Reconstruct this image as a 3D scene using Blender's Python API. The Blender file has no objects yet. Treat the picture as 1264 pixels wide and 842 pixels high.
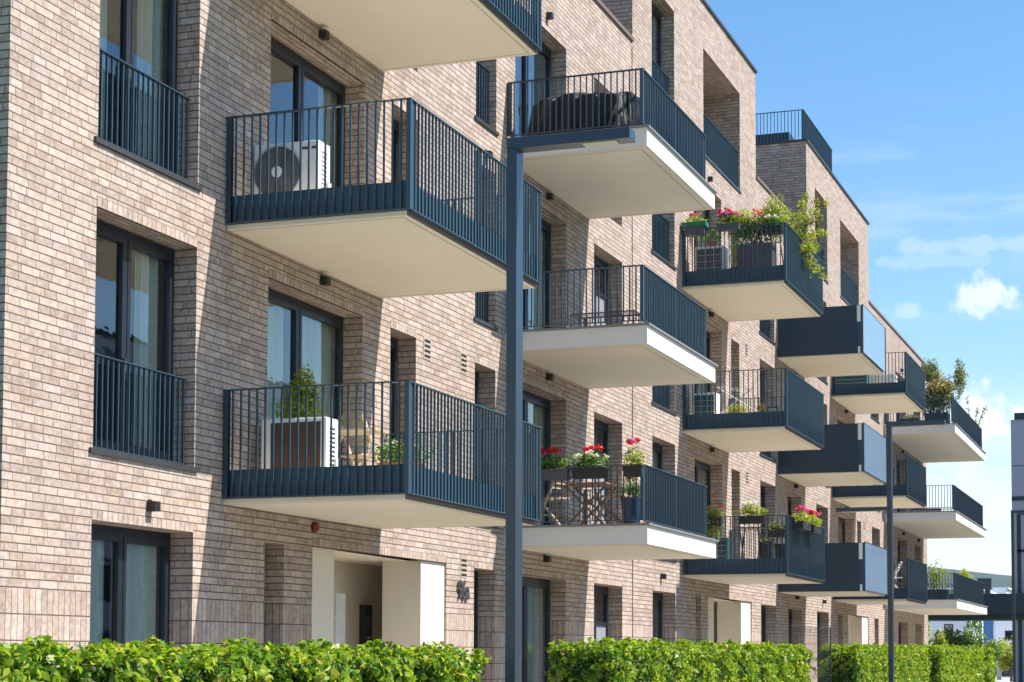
import bpy, math, random
import numpy as np
from mathutils import Vector, Matrix

R = math.radians
random.seed(7)
rng = np.random.default_rng(7)
sc = bpy.context.scene
C = sc.collection

# ------------------------------------------------------------------ camera
F_PX, YAW, PITCH, ROLL, CY = 2320.8, .3459, .0607, -.0029, 669.06
EYE = 1.6
cam_d = bpy.data.cameras.new('camera')
cam = bpy.data.objects.new('camera', cam_d)
C.objects.link(cam)
c_, s_ = math.cos(YAW), math.sin(YAW)
fw = Vector((c_*math.cos(PITCH), s_*math.cos(PITCH), math.sin(PITCH)))
r0 = Vector((s_, -c_, 0))
u0 = Vector((-c_*math.sin(PITCH), -s_*math.sin(PITCH), math.cos(PITCH)))
rr = r0*math.cos(ROLL) - u0*math.sin(ROLL)
uu = r0*math.sin(ROLL) + u0*math.cos(ROLL)
m = Matrix((rr, uu, -fw)).transposed().to_4x4()
m.translation = Vector((0, 0, EYE))
cam.matrix_world = m
cam_d.sensor_width = 36
cam_d.lens = F_PX/1264*36
cam_d.shift_y = (CY-421)/1264
cam_d.clip_start = .1
cam_d.clip_end = 12000
sc.camera = cam

# ------------------------------------------------------------------ sun, sky, exposure
SUN_FROM = Vector((.58, -2.17, 2.75)).normalized()
sd = bpy.data.lights.new('sun', 'SUN')
sd.energy = 5.0
sd.angle = R(.5)
sd.color = (1, .945, .86)
so = bpy.data.objects.new('sun', sd)
so.rotation_euler = SUN_FROM.to_track_quat('Z', 'Y').to_euler()
C.objects.link(so)
sc.view_settings.view_transform = 'Standard'
sc.view_settings.look = 'None'
sc.view_settings.exposure = 0.84
sc.view_settings.gamma = 1

class NT:
    """tiny helper to write node maths"""
    def __init__(s, tree): s.t = tree; s.n = tree.nodes; s.l = tree.links
    def node(s, kind, **kw):
        n = s.n.new(kind)
        for k, v in kw.items(): setattr(n, k, v)
        return n
    def set(s, sock, v):
        if hasattr(v, 'is_output'): s.l.new(v, sock)
        else: sock.default_value = v
    def m(s, op, a, b=None, c=None, clamp=False):
        n = s.node('ShaderNodeMath', operation=op, use_clamp=clamp)
        s.set(n.inputs[0], a)
        if b is not None: s.set(n.inputs[1], b)
        if c is not None: s.set(n.inputs[2], c)
        return n.outputs[0]
    def ramp(s, fac, stops, interp='LINEAR'):
        n = s.node('ShaderNodeValToRGB'); s.set(n.inputs[0], fac)
        e = n.color_ramp.elements; n.color_ramp.interpolation = interp
        while len(e) < len(stops): e.new(.5)
        for q, (p, col) in zip(e, stops): q.position = p; q.color = (*col, 1)
        return n.outputs[0]
    def sstep(s, v, a, b, o0=0., o1=1.):
        n = s.node('ShaderNodeMapRange', interpolation_type='SMOOTHSTEP')
        s.set(n.inputs[0], v)
        for i, q in enumerate((a, b, o0, o1)): n.inputs[i+1].default_value = q
        return n.outputs[0]
    def mix(s, f, a, b, blend='MIX'):
        n = s.node('ShaderNodeMix', data_type='RGBA', blend_type=blend)
        s.set(n.inputs[0], f)
        for i, v in ((6, a), (7, b)):
            if isinstance(v, tuple): v = (*v, 1)
            s.set(n.inputs[i], v)
        return n.outputs[2]
    def noise(s, vec, scale, detail=3, rough=.55):
        n = s.node('ShaderNodeTexNoise'); n.inputs['Scale'].default_value = scale
        n.inputs['Detail'].default_value = detail; n.inputs['Roughness'].default_value = rough
        if vec is not None: s.l.new(vec, n.inputs['Vector'])
        return n.outputs['Fac']
    def comb(s, x, y, z):
        n = s.node('ShaderNodeCombineXYZ')
        for i, v in enumerate((x, y, z)): s.set(n.inputs[i], v)
        return n.outputs[0]

def px_dir(px, py):
    r3 = (px-632)/F_PX; u3 = -(py-CY)/F_PX
    return (rr*r3 + uu*u3 + fw).normalized()

w = bpy.data.worlds.new('World'); sc.world = w; w.use_nodes = True
nt = NT(w.node_tree); nt.n.clear()
sky = nt.node('ShaderNodeTexSky', sky_type='NISHITA')
sky.sun_disc = False
sky.sun_elevation = math.asin(SUN_FROM.z)
sky.sun_rotation = math.atan2(SUN_FROM.x, SUN_FROM.y)
sky.altitude = 200; sky.air_density = 1.15; sky.dust_density = .25; sky.ozone_density = 2.6
tc = nt.node('ShaderNodeTexCoord')
D = tc.outputs['Generated']
sp = nt.node('ShaderNodeSeparateXYZ'); nt.l.new(D, sp.inputs[0])
X_, Y_, Z_ = sp.outputs
zz = nt.m('MAXIMUM', Z_, 0.)
# cloud deck: direction projected on a plane, denser towards the horizon
den = nt.m('ADD', zz, .12)
pl = nt.comb(nt.m('DIVIDE', X_, den), nt.m('DIVIDE', Y_, den), 0.)
n1 = nt.noise(pl, 1.1, 7, .62)
n2 = nt.noise(nt.comb(nt.m('MULTIPLY', X_, 1.), nt.m('MULTIPLY', Y_, 1.), nt.m('MULTIPLY', Z_, 3.2)), 7., 7, .6)
low = nt.sstep(nt.m('ADD', Z_, nt.m('MULTIPLY', nt.m('SUBTRACT', n2, .5), .13)), .165, .085)
lowc = nt.m('MULTIPLY', low, nt.sstep(n2, .34, .6))
wisp = nt.m('MULTIPLY', nt.sstep(nt.noise(nt.comb(X_, Y_, nt.m('MULTIPLY', Z_, 6.)), 9., 5, .6), .47, .72),
            nt.m('MULTIPLY', nt.sstep(Z_, .14, .2), nt.sstep(Z_, .30, .24)))
def puff(px, py, rx, rz, k):
    d = px_dir(px, py)
    a = nt.m('SUBTRACT', X_, d.x); b = nt.m('SUBTRACT', Y_, d.y); cc = nt.m('SUBTRACT', Z_, d.z)
    h = nt.m('ADD', nt.m('MULTIPLY', a, a), nt.m('MULTIPLY', b, b))
    e = nt.m('ADD', nt.m('DIVIDE', h, rx*rx), nt.m('DIVIDE', nt.m('MULTIPLY', cc, cc), rz*rz))
    e = nt.m('SQRT', e)
    pn = nt.noise(D, 48., 6, .62)
    e = nt.m('ADD', e, nt.m('MULTIPLY', nt.m('SUBTRACT', pn, .5), 4.2))
    return nt.m('MULTIPLY', nt.sstep(e, 1.15, .35), k)
cl = nt.m('MAXIMUM', nt.m('MULTIPLY', lowc, .75), nt.m('MULTIPLY', wisp, .2))
for a in ((1219, 362, .016, .011, .75), (1122, 385, .006, .004, .3), (1225, 302, .06, .005, .25), (1150, 322, .05, .004, .18),
          (1245, 528, .060, .022, .95), (1185, 545, .035, .022, .7), (1255, 590, .05, .015, .4), (1200, 672, .07, .012, .55), (1240, 640, .05, .012, .45)):
    cl = nt.m('MAXIMUM', cl, puff(*a))
skyc = nt.node('ShaderNodeHueSaturation'); skyc.inputs['Saturation'].default_value = 1.26
nt.l.new(sky.outputs[0], skyc.inputs['Color'])
cmix = nt.mix(cl, skyc.outputs[0], (5.8, 6.2, 6.7))
bg = nt.node('ShaderNodeBackground'); nt.l.new(cmix, bg.inputs[0]); bg.inputs[1].default_value = .108
wo = nt.node('ShaderNodeOutputWorld'); nt.l.new(bg.outputs[0], wo.inputs[0])

# ------------------------------------------------------------------ materials
def new_mat(name):
    mt = bpy.data.materials.new(name); mt.use_nodes = True
    t = NT(mt.node_tree); b = t.n['Principled BSDF']
    return mt, t, b
def plain(name, col, rough=.6, metal=0., var=.12, scale=6., bump=.0, spec=.5, coat=0.):
    mt, t, b = new_mat(name)
    geo = t.node('ShaderNodeTexCoord').outputs['Object']
    n = t.noise(geo, scale, 5, .6)
    k = t.m('ADD', 1-var/1., t.m('MULTIPLY', n, 2*var))
    v = t.node('ShaderNodeVectorMath', operation='SCALE'); v.inputs[0].default_value = col
    t.l.new(k, v.inputs['Scale']); t.l.new(v.outputs[0], b.inputs['Base Color'])
    b.inputs['Roughness'].default_value = rough; b.inputs['Metallic'].default_value = metal
    b.inputs['Specular IOR Level'].default_value = spec; b.inputs['Coat Weight'].default_value = coat
    if bump:
        bn = t.node('ShaderNodeBump'); bn.inputs['Strength'].default_value = bump; bn.inputs['Distance'].default_value = .01
        t.l.new(t.noise(geo, scale*9, 4, .6), bn.inputs['Height']); t.l.new(bn.outputs[0], b.inputs['Normal'])
    return mt

BRICK_STOPS = [(0., (.24, .168, .13)), (.25, (.36, .268, .21)), (.5, (.455, .353, .283)), (.75, (.545, .438, .358)), (1., (.72, .61, .52))]
def brick_mat(name, mode):
    mt, t, b = new_mat(name)
    uv = t.node('ShaderNodeUVMap').outputs[0]
    s = t.node('ShaderNodeSeparateXYZ'); t.l.new(uv, s.inputs[0]); u, v = s.outputs[0], s.outputs[1]
    def lay(P, edges, ch, rand, v0):
        vv = t.m('SUBTRACT', v, v0)
        row = t.m('FLOOR', t.m('DIVIDE', vv, ch))
        wn = t.node('ShaderNodeTexWhiteNoise', noise_dimensions='1D'); t.l.new(row, wn.inputs['W'])
        tt = t.m('DIVIDE', u, P)
        if rand: tt = t.m('ADD', tt, wn.outputs[0])
        p = t.m('MULTIPLY', t.m('FRACT', tt), P)
        idx = t.m('MULTIPLY', t.m('FLOOR', tt), float(len(edges)))
        e = t.m('MINIMUM', p, t.m('SUBTRACT', P, p))
        for k in edges[1:]:
            e = t.m('MINIMUM', e, t.m('ABSOLUTE', t.m('SUBTRACT', p, k)))
            idx = t.m('ADD', idx, t.m('GREATER_THAN', p, k))
        vf = t.m('MULTIPLY', t.m('FRACT', t.m('DIVIDE', vv, ch)), ch)
        e = t.m('MINIMUM', t.m('ADD', e, .0012), t.m('SUBTRACT', t.m('MINIMUM', vf, t.m('SUBTRACT', ch, vf)), .0012))
        return e, idx, row
    if mode == 'wall':
        e1, i1, r1 = lay(.775, (0, .295, .58), .0785, True, 0.)
        e2, i2, r2 = lay(.0925, (0,), .2355, False, 2.198-.2355*12)
        up = t.m('GREATER_THAN', v, 2.198)
        def sel(a, c): return t.m('ADD', t.m('MULTIPLY', up, a), t.m('MULTIPLY', t.m('SUBTRACT', 1., up), c))
        e, idx, row = sel(e1, e2), sel(i1, i2), sel(r1, r2)
    else:
        e, idx, row = lay(.0925, (0,), .105, False, 0.)
    mask = t.sstep(e, .003, .0062)      # 1 on the brick
    wn = t.node('ShaderNodeTexWhiteNoise', noise_dimensions='3D'); t.l.new(t.comb(idx, row, 3.3), wn.inputs['Vector'])
    h = wn.outputs['Value']
    uv3 = t.comb(u, v, h)
    mott = t.sstep(t.noise(uv3, 15., 6, .7), .3, .72)
    streak = t.noise(t.comb(t.m('MULTIPLY', u, 6.), t.m('MULTIPLY', v, 34.), h), 1.6, 4, .6)
    big = t.noise(t.comb(u, v, 0.), .45, 3, .5)
    f = t.m('ADD', t.m('MULTIPLY', h, .34), t.m('ADD', t.m('MULTIPLY', mott, .42), t.m('MULTIPLY', streak, .34)))
    f = t.m('SUBTRACT', t.m('ADD', f, t.m('MULTIPLY', t.m('SUBTRACT', big, .5), .25)), .12)
    col = t.ramp(f, BRICK_STOPS)
    runs = t.noise(t.comb(t.m('MULTIPLY', u, 2.6), t.m('MULTIPLY', v, .22), 0.), 1.5, 5, .65)
    hs = t.node('ShaderNodeHueSaturation'); t.l.new(col, hs.inputs['Color']); t.l.new(t.sstep(runs, .25, .6, .9, 1.02), hs.inputs['Value'])
    wn2 = t.node('ShaderNodeTexWhiteNoise', noise_dimensions='3D'); t.l.new(t.comb(row, idx, 9.1), wn2.inputs['Vector'])
    t.l.new(t.m('ADD', .487, t.m('MULTIPLY', wn2.outputs['Value'], .014)), hs.inputs['Hue'])
    t.l.new(t.m('ADD', .74, t.m('MULTIPLY', wn2.outputs['Value'], .25)), hs.inputs['Saturation'])
    col = t.mix(mask, (.125, .09, .072), hs.outputs[0])
    t.l.new(col, b.inputs['Base Color'])
    b.inputs['Roughness'].default_value = .85; b.inputs['Specular IOR Level'].default_value = .25
    bn = t.node('ShaderNodeBump'); bn.inputs['Strength'].default_value = .8; bn.inputs['Distance'].default_value = .006
    t.l.new(t.m('ADD', mask, t.m('MULTIPLY', mott, .5)), bn.inputs['Height']); t.l.new(bn.outputs[0], b.inputs['Normal'])
    return mt

M = {}
M['brick'] = brick_mat('brick', 'wall')
M['header'] = brick_mat('brick_header', 'header')
M['metal'] = plain('navy_metal', (.025, .053, .074), .38, 0., .15, 3., spec=.6)
M['metal2'] = plain('dark_navy_panel', (.012, .036, .058), .4, 0., .1, 2., spec=.5)
M['fascia'] = plain('fascia_metal', (.034, .075, .11), .45, 0., .1, 2., spec=.4)
M['vent'] = plain('vent_cover', (.40, .33, .27), .6)
M['browncop'] = plain('brown_coping', (.15, .10, .08), .6, 0., .15, 3.)
M['grooveline'] = plain('groove', (.42, .36, .27), .9)
M['frame'] = plain('anthracite_frame', (.013, .017, .026), .35, 0., .08, 3.)
M['coping'] = plain('coping_metal', (.05, .055, .06), .5, .3, .15, 3.)
M['soffit'] = plain('cream_render', (.79, .71, .58), .85, 0., .10, .8, .1)
M['slabedge'] = plain('white_render', (.70, .67, .61), .8, 0., .05, 1.5, .08)
M['plaster'] = plain('portal_plaster', (.74, .66, .55), .85, 0., .06, 1.5, .1)
M['beige'] = plain('beige_plaster', (.74, .66, .54), .85, 0., .08, 1.2, .1)
M['black'] = plain('black_plastic', (.015, .015, .017), .5)
M['white'] = plain('white_enamel', (.72, .73, .72), .4, 0., .04)
M['grey'] = plain('grey_plastic', (.065, .07, .085), .5)
M['midgrey'] = plain('mid_grey_metal', (.2, .2, .21), .5)
M['coil'] = plain('brown_coil', (.13, .085, .06), .6, .2, .2, 12.)
M['wood'] = plain('brown_wood', (.30, .155, .075), .55, 0., .35, 14.)
M['palewood'] = plain('pale_wood', (.50, .40, .27), .6, 0., .3, 14.)
M['green'] = plain('green_plastic', (.012, .16, .075), .4)
M['teal'] = plain('teal_paint', (.01, .07, .075), .45)
M['bluepot'] = plain('blue_glaze', (.02, .05, .11), .25, coat=.4)
M['terra'] = plain('terracotta', (.35, .15, .08), .8)
M['red'] = plain('red_plastic', (.14, .004, .008), .4)
M['interior'] = plain('interior_wall', (.42, .38, .33), .9)
M['curtain'] = plain('curtain_cloth', (.76, .78, .72), .9, 0., .06)
M['blind'] = plain('grey_screen', (.23, .24, .26), .7, 0., .04)
M['wire'] = plain('pale_wire', (.6, .6, .58), .4, .5)
M['bark'] = plain('bark', (.12, .08, .05), .9, 0., .3, 10., .3)
M['straw'] = plain('straw', (.55, .40, .18), .8, 0., .3, 20.)
M['concrete'] = plain('concrete', (.42, .40, .36), .85, 0., .15, .8, .1)
M['asphalt'] = plain('asphalt', (.055, .055, .058), .9, 0., .2, 1.5, .2)
M['kerb'] = plain('kerb_stone', (.36, .35, .33), .85, 0., .15, 2., .1)
M['lamp'] = plain('lamp_post_paint', (.020, .032, .045), .26, 0., .06, 2., spec=.6)
M['led'] = plain('led_cover', (.55, .50, .40), .5, 0., .2, 40.)
M['mauve'] = plain('mauve_panel', (.46, .41, .48), .5, 0., .06, .3)
M['whitehouse'] = plain('white_house_render', (.70, .72, .78), .8, 0., .04, .3)
M['roofwhite'] = plain('pale_roof', (.66, .68, .72), .7, 0., .06, .05)
M['letters'] = plain('grey_letters', (.10, .10, .11), .45, .5)
M['cloth'] = plain('pale_cloth', (.62, .58, .54), .9, 0., .2)

# black tarpaulin
mt, t, b = new_mat('black_tarpaulin'); M['tarp'] = mt
g = t.node('ShaderNodeTexCoord').outputs['Object']
b.inputs['Base Color'].default_value = (.012, .014, .018, 1); b.inputs['Roughness'].default_value = .24
bn = t.node('ShaderNodeBump'); bn.inputs['Strength'].default_value = 1.; bn.inputs['Distance'].default_value = .11
t.l.new(t.noise(g, 9., 6, .7), bn.inputs['Height']); t.l.new(bn.outputs[0], b.inputs['Normal'])

# window glass: mirrors sky and street, lets the room show through
def glass_mat(name, tint, base, k, tintrefl=(.92, .96, 1)):
    mt = bpy.data.materials.new(name); mt.use_nodes = True
    t = NT(mt.node_tree); t.n.clear()
    fr = t.node('ShaderNodeFresnel'); fr.inputs[0].default_value = 1.52
    f = t.m('ADD', base, t.m('MULTIPLY', fr.outputs[0], k), clamp=True)
    tr = t.node('ShaderNodeBsdfTransparent'); tr.inputs[0].default_value = (*tint, 1)
    gl = t.node('ShaderNodeBsdfGlossy'); gl.inputs['Roughness'].default_value = .015; gl.inputs['Color'].default_value = (*tintrefl, 1)
    bn = t.node('ShaderNodeBump'); bn.inputs['Strength'].default_value = .3; bn.inputs['Distance'].default_value = .006
    t.l.new(t.noise(t.node('ShaderNodeTexCoord').outputs['Object'], 2.2, 3), bn.inputs['Height']); t.l.new(bn.outputs[0], gl.inputs['Normal'])
    mx = t.node('ShaderNodeMixShader'); t.l.new(f, mx.inputs[0]); t.l.new(tr.outputs[0], mx.inputs[1]); t.l.new(gl.outputs[0], mx.inputs[2])
    o = t.node('ShaderNodeOutputMaterial'); t.l.new(mx.outputs[0], o.inputs[0])
    return mt
M['glass'] = glass_mat('window_glass', (.75, .8, .78), .05, 1.5)
mt, t, b = new_mat('frosted_glass'); M['frost'] = mt
b.inputs['Base Color'].default_value = (.17, .25, .34, 1); b.inputs['Roughness'].default_value = .12; b.inputs['Specular IOR Level'].default_value = .6

def leaf_mat(name, stops, trans=.5, rough=.5):
    mt = bpy.data.materials.new(name); mt.use_nodes = True
    t = NT(mt.node_tree); t.n.clear()
    rn = t.node('ShaderNodeNewGeometry').outputs['Random Per Island']
    col = t.ramp(rn, stops)
    d = t.node('ShaderNodeBsdfPrincipled'); t.l.new(col, d.inputs['Base Color']); d.inputs['Roughness'].default_value = rough
    d.inputs['Specular IOR Level'].default_value = .35
    tr = t.node('ShaderNodeBsdfTranslucent')
    t.l.new(t.mix(1., col, (1.3, 1.35, .6), 'MULTIPLY'), tr.inputs[0])
    mx = t.node('ShaderNodeMixShader'); mx.inputs[0].default_value = trans
    t.l.new(d.outputs[0], mx.inputs[1]); t.l.new(tr.outputs[0], mx.inputs[2])
    o = t.node('ShaderNodeOutputMaterial'); t.l.new(mx.outputs[0], o.inputs[0])
    return mt
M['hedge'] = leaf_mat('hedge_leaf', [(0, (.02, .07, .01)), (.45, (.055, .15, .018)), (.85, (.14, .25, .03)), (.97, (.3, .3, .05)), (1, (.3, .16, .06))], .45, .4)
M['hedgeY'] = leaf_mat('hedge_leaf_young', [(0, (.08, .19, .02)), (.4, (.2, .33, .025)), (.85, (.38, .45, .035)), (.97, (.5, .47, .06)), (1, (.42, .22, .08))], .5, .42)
M['leaf'] = leaf_mat('green_leaf', [(0, (.04, .11, .02)), (.6, (.12, .24, .04)), (1, (.25, .36, .07))])
M['leafY'] = leaf_mat('yellow_leaf', [(0, (.12, .2, .03)), (.5, (.32, .38, .05)), (1, (.55, .5, .08))])
M['leafD'] = leaf_mat('olive_leaf', [(0, (.07, .11, .04)), (.5, (.18, .22, .09)), (.8, (.3, .32, .16)), (1, (.45, .34, .14))], .45)
M['leafO'] = leaf_mat('autumn_leaf', [(0, (.16, .18, .05)), (.5, (.36, .31, .12)), (.85, (.55, .45, .2)), (1, (.55, .3, .12))], .4)
M['pRed'] = leaf_mat('red_petal', [(0, (.5, .01, .015)), (1, (.8, .03, .04))], .3)
M['pPink'] = leaf_mat('pink_petal', [(0, (.55, .03, .2)), (1, (.85, .16, .45))], .3)
M['pWhite'] = leaf_mat('white_petal', [(0, (.7, .68, .6)), (1, (.85, .85, .8))], .3)
M['pLilac'] = leaf_mat('lilac_petal', [(0, (.35, .08, .45)), (1, (.75, .55, .75))], .3)
M['pOrange'] = leaf_mat('orange_petal', [(0, (.7, .08, .02)), (1, (.85, .25, .05))], .3)
M['core'] = plain('block_core', (.035, .045, .018), .95, 0., .4, 9.)
M['grass'] = plain('grass', (.07, .13, .03), .9, 0., .4, 3., .3)
M['hill'] = plain('wooded_hill', (.018, .045, .028), .95, 0., .5, .012)

# ------------------------------------------------------------------ mesh helpers
class MB:
    def __init__(s): s.v = []; s.f = []; s.mi = []; s.cur = 0
    def quad(s, a, b, c, d):
        n = len(s.v); s.v += [tuple(a), tuple(b), tuple(c), tuple(d)]; s.f.append((n, n+1, n+2, n+3)); s.mi.append(s.cur); return s
    def box(s, x0, x1, y0, y1, z0, z1, bev=0):
        if x0 > x1: x0, x1 = x1, x0
        if y0 > y1: y0, y1 = y1, y0
        if z0 > z1: z0, z1 = z1, z0
        n = len(s.v)
        s.v += [(x, y, z) for x in (x0, x1) for y in (y0, y1) for z in (z0, z1)]
        for q in ((0, 1, 3, 2), (4, 6, 7, 5), (0, 4, 5, 1), (2, 3, 7, 6), (0, 2, 6, 4), (1, 5, 7, 3)):
            s.f.append(tuple(n+i for i in q)); s.mi.append(s.cur)
        return s
    def tube(s, p, q, r, k=6, r2=None):
        p, q = Vector(p), Vector(q); d = (q-p)
        if d.length < 1e-6: return s
        d.normalize(); a = d.orthogonal().normalized(); b = d.cross(a)
        r2 = r if r2 is None else r2; n = len(s.v)
        for (o, rad) in ((p, r), (q, r2)):
            for i in range(k):
                t = 2*math.pi*i/k; s.v.append(tuple(o + a*(math.cos(t)*rad) + b*(math.sin(t)*rad)))
        for i in range(k):
            j = (i+1) % k; s.f.append((n+i, n+j, n+k+j, n+k+i)); s.mi.append(s.cur)
        s.f.append(tuple(n+i for i in reversed(range(k)))); s.mi.append(s.cur)
        s.f.append(tuple(n+k+i for i in range(k))); s.mi.append(s.cur)
        return s
    def beam(s, p, q, wd, th):
        """rectangular bar from p to q"""
        p, q = Vector(p), Vector(q); d = (q-p).normalized()
        side = d.cross(Vector((0, 0, 1)));
        if side.length < 1e-3: side = Vector((1, 0, 0))
        side.normalize(); up = side.cross(d).normalized(); n = len(s.v)
        for o in (p, q):
            for a, b in ((-1, -1), (1, -1), (1, 1), (-1, 1)):
                s.v.append(tuple(o + side*(a*wd/2) + up*(b*th/2)))
        for q4 in ((0, 1, 5, 4), (1, 2, 6, 5), (2, 3, 7, 6), (3, 0, 4, 7), (3, 2, 1, 0), (4, 5, 6, 7)):
            s.f.append(tuple(n+i for i in q4)); s.mi.append(s.cur)
        return s
    def lathe(s, cx, cy, prof, k=20):
        n = len(s.v)
        for (r, z) in prof:
            for i in range(k):
                t = 2*math.pi*i/k; s.v.append((cx+r*math.cos(t), cy+r*math.sin(t), z))
        for j in range(len(prof)-1):
            for i in range(k):
                i2 = (i+1) % k; s.f.append((n+j*k+i, n+j*k+i2, n+(j+1)*k+i2, n+(j+1)*k+i)); s.mi.append(s.cur)
        s.f.append(tuple(n+i for i in reversed(range(k)))); s.mi.append(s.cur)
        return s
    def build(s, name, mat, parent=None, loc=None, bevel=0., smooth=False):
        me = bpy.data.meshes.new(name); me.from_pydata(s.v, [], s.f); me.update()
        uvl = me.uv_layers.new(name='UVMap')
        nl = len(me.loops)
        li = np.empty(nl, dtype=np.int32); me.loops.foreach_get('vertex_index', li)
        co = np.array(s.v, dtype=np.float64)[li]
        pn = np.empty(len(me.polygons)*3); me.polygons.foreach_get('normal', pn); pn = np.abs(pn.reshape(-1, 3))
        lt = np.empty(len(me.polygons), dtype=np.int32); me.polygons.foreach_get('loop_total', lt)
        ax = np.repeat(pn.argmax(1), lt)
        u = np.where(ax == 0, co[:, 1]+.137, co[:, 0]); v = np.where(ax == 2, co[:, 1], co[:, 2])
        uvl.data.foreach_set('uv', np.stack([u, v], 1).ravel())
        mats = mat if isinstance(mat, (list, tuple)) else [mat]
        for q in mats: me.materials.append(M[q] if isinstance(q, str) else q)
        if len(mats) > 1: me.polygons.foreach_set('material_index', s.mi)
        if smooth: me.polygons.foreach_set('use_smooth', [True]*len(me.polygons))
        o = bpy.data.objects.new(name, me); C.objects.link(o)
        if loc is not None: o.location = loc
        if parent is not None: o.parent = parent
        if bevel:
            bm = o.modifiers.new('bevel', 'BEVEL'); bm.width = bevel; bm.segments = 2; bm.limit_method = 'ANGLE'
        return o

def tag(o, label=None, cat=None, group=None, kind=None):
    for k, v in (('label', label), ('category', cat), ('group', group), ('kind', kind)):
        if v: o[k] = v
    return o
def empty(name, loc, rz=0, label=None, cat=None, group=None):
    o = bpy.data.objects.new(name, None); C.objects.link(o); o.location = loc; o.rotation_euler.z = rz
    return tag(o, label, cat, group)
def copy_tree(o, parent=None, loc=None):
    c = o.copy(); C.objects.link(c)
    if parent is not None: c.parent = parent
    if loc is not None: c.location = loc
    for ch in o.children: copy_tree(ch, c)
    return c
def np_mesh(name, V, nper, mat, parent=None, loc=None):
    """V: (n, nper, 3) polygons"""
    n = V.shape[0]; me = bpy.data.meshes.new(name)
    me.vertices.add(n*nper); me.vertices.foreach_set('co', V.reshape(-1).astype(np.float32))
    me.loops.add(n*nper); me.loops.foreach_set('vertex_index', np.arange(n*nper, dtype=np.int32))
    me.polygons.add(n); me.polygons.foreach_set('loop_start', np.arange(0, n*nper, nper, dtype=np.int32))
    me.polygons.foreach_set('loop_total', np.full(n, nper, dtype=np.int32)); me.update(calc_edges=True); me.validate()
    me.materials.append(M[mat])
    o = bpy.data.objects.new(name, me); C.objects.link(o)
    if loc is not None: o.location = loc
    if parent is not None: o.parent = parent
    return o
def leaf_quads(P, N, size, aspect=.55, spread=.8):
    """leaf blades at P, roughly facing N; returns (n,4,3)"""
    n = len(P); g = rng.normal(size=(n, 3))
    N = N + spread*rng.normal(size=(n, 3)); N /= np.linalg.norm(N, axis=1, keepdims=True)+1e-9
    A = np.cross(N, g); A /= np.linalg.norm(A, axis=1, keepdims=True)+1e-9
    B = np.cross(N, A)
    L = (size*rng.uniform(.42, 1.32, n))[:, None]; W = L*aspect*.5
    fold = N*L*rng.uniform(-.02, .24, n)[:, None]; droop = -N*L*rng.uniform(0, .25, n)[:, None]
    return np.stack([P-A*L*.5, P+B*W*.9+fold*.8-A*L*.2, P+B*W*.85+fold*.7+A*L*.14, P+A*L*.5+droop, P-B*W*.85+fold*.7+A*L*.14, P-B*W*.9+fold*.8-A*L*.2], 1)
def blob(n, c, r, shell=.5):
    d = rng.normal(size=(n, 3)); d /= np.linalg.norm(d, axis=1, keepdims=True)
    rad = rng.uniform(0, 1, n)**shell
    # break the outline up
    k = 1 + .22*np.sin(d[:, 0]*5+c[0]*3) * np.sin(d[:, 1]*4+c[1]) + .15*np.sin(d[:, 2]*7+c[2])
    P = np.array(c) + d*np.array(r)*(rad*k)[:, None]
    return P, d
def foliage(name, blobs, size, mat, parent=None, loc=None, aspect=.55, up=.3):
    Q = []
    for (n, c, r) in blobs:
        P, d = blob(n, c, r); d = d + np.array([0, 0, up]); Q.append(leaf_quads(P, d, size, aspect))
    return np_mesh(name, np.concatenate(Q), 6, mat, parent, loc)
def hexcol(): pass

# ------------------------------------------------------------------ setting: ground
def sheet(name, mat, x0, x1, y0, y1, z):
    return tag(MB().quad((x0, y0, z), (x1, y0, z), (x1, y1, z), (x0, y1, z)).build(name, mat), kind='structure')
sheet('ground', 'grass', -3000, 5000, -4000, 4000, -.02)
sheet('road', 'asphalt', -60, 92, -8, -.6, 0.)
sheet('pavement', 'concrete', -60, 92, -.45, 5.35, .12)
sheet('terrace', 'concrete', 13, 78, 6.9, 9.81, .3)
sheet('plaza', 'concrete', 92, 240, -60, 60, .004)
sheet('path', 'concrete', 15.6, 17.2, 5.35, 6.9, .16)
tag(MB().box(-60, 92, -.6, -.45, -.02, .125).build('kerb', 'kerb'), kind='structure')
tag(MB().box(-60, 92, 5.35, 5.45, -.02, .14).build('kerb', 'kerb'), kind='structure')
tag(MB().box(-60, 92, 5.45, 6.9, -.02, .1).build('flower_bed', 'grass'), kind='structure')

# ------------------------------------------------------------------ the brick apartment building
W = 9.807; X0, X1 = 13.97, 76.1
PT, TT = 13.3, 15.93          # parapet top, tall part top
TALL = [(33.9, 44.75), (51.25, 61.95)]
RD = .27
bld = empty('apartment_building', (0, 0, 0), 0, 'long brick apartment block with rows of cantilevered balconies along the street', 'apartment building')
S = lambda k: 3.57+3*(k-1)     # sill / floor level k (1..4)
T = lambda k: 5.90+3*(k-1)
OP = []                        # x0,x1,z0,z1,kind
def add(x0, x1, levels, kind, gf=None):
    for k in levels:
        OP.append([x0, x1, S(k) if k else .5, T(k) if k else 2.88, kind if (k or not gf) else gf, k])
add(15.42, 17.36, (0, 1, 2, 3), 'juliet', 'double')
add(19.0, 21.6, (1, 2, 3), 'wide')
add(22.48, 23.35, (1, 2, 3), 'narrow')
add(25.58, 26.45, (0, 1, 2, 3), 'jnarrow', 'narrow')
add(18.98, 19.46, (0,), 'slot')
add(27.3, 29.86, (0, 1, 2, 3), 'wide')
add(31.45, 33.2, (0, 1, 2, 3), 'screen')
add(35.27, 37.0, (0, 1, 2, 3, 4), 'juliet', 'double')
add(38.6, 41.1, (1, 2, 3), 'wide')
add(38.67, 39.13, (0,), 'slot')
add(42.02, 42.86, (1, 2, 3), 'narrow')
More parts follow.
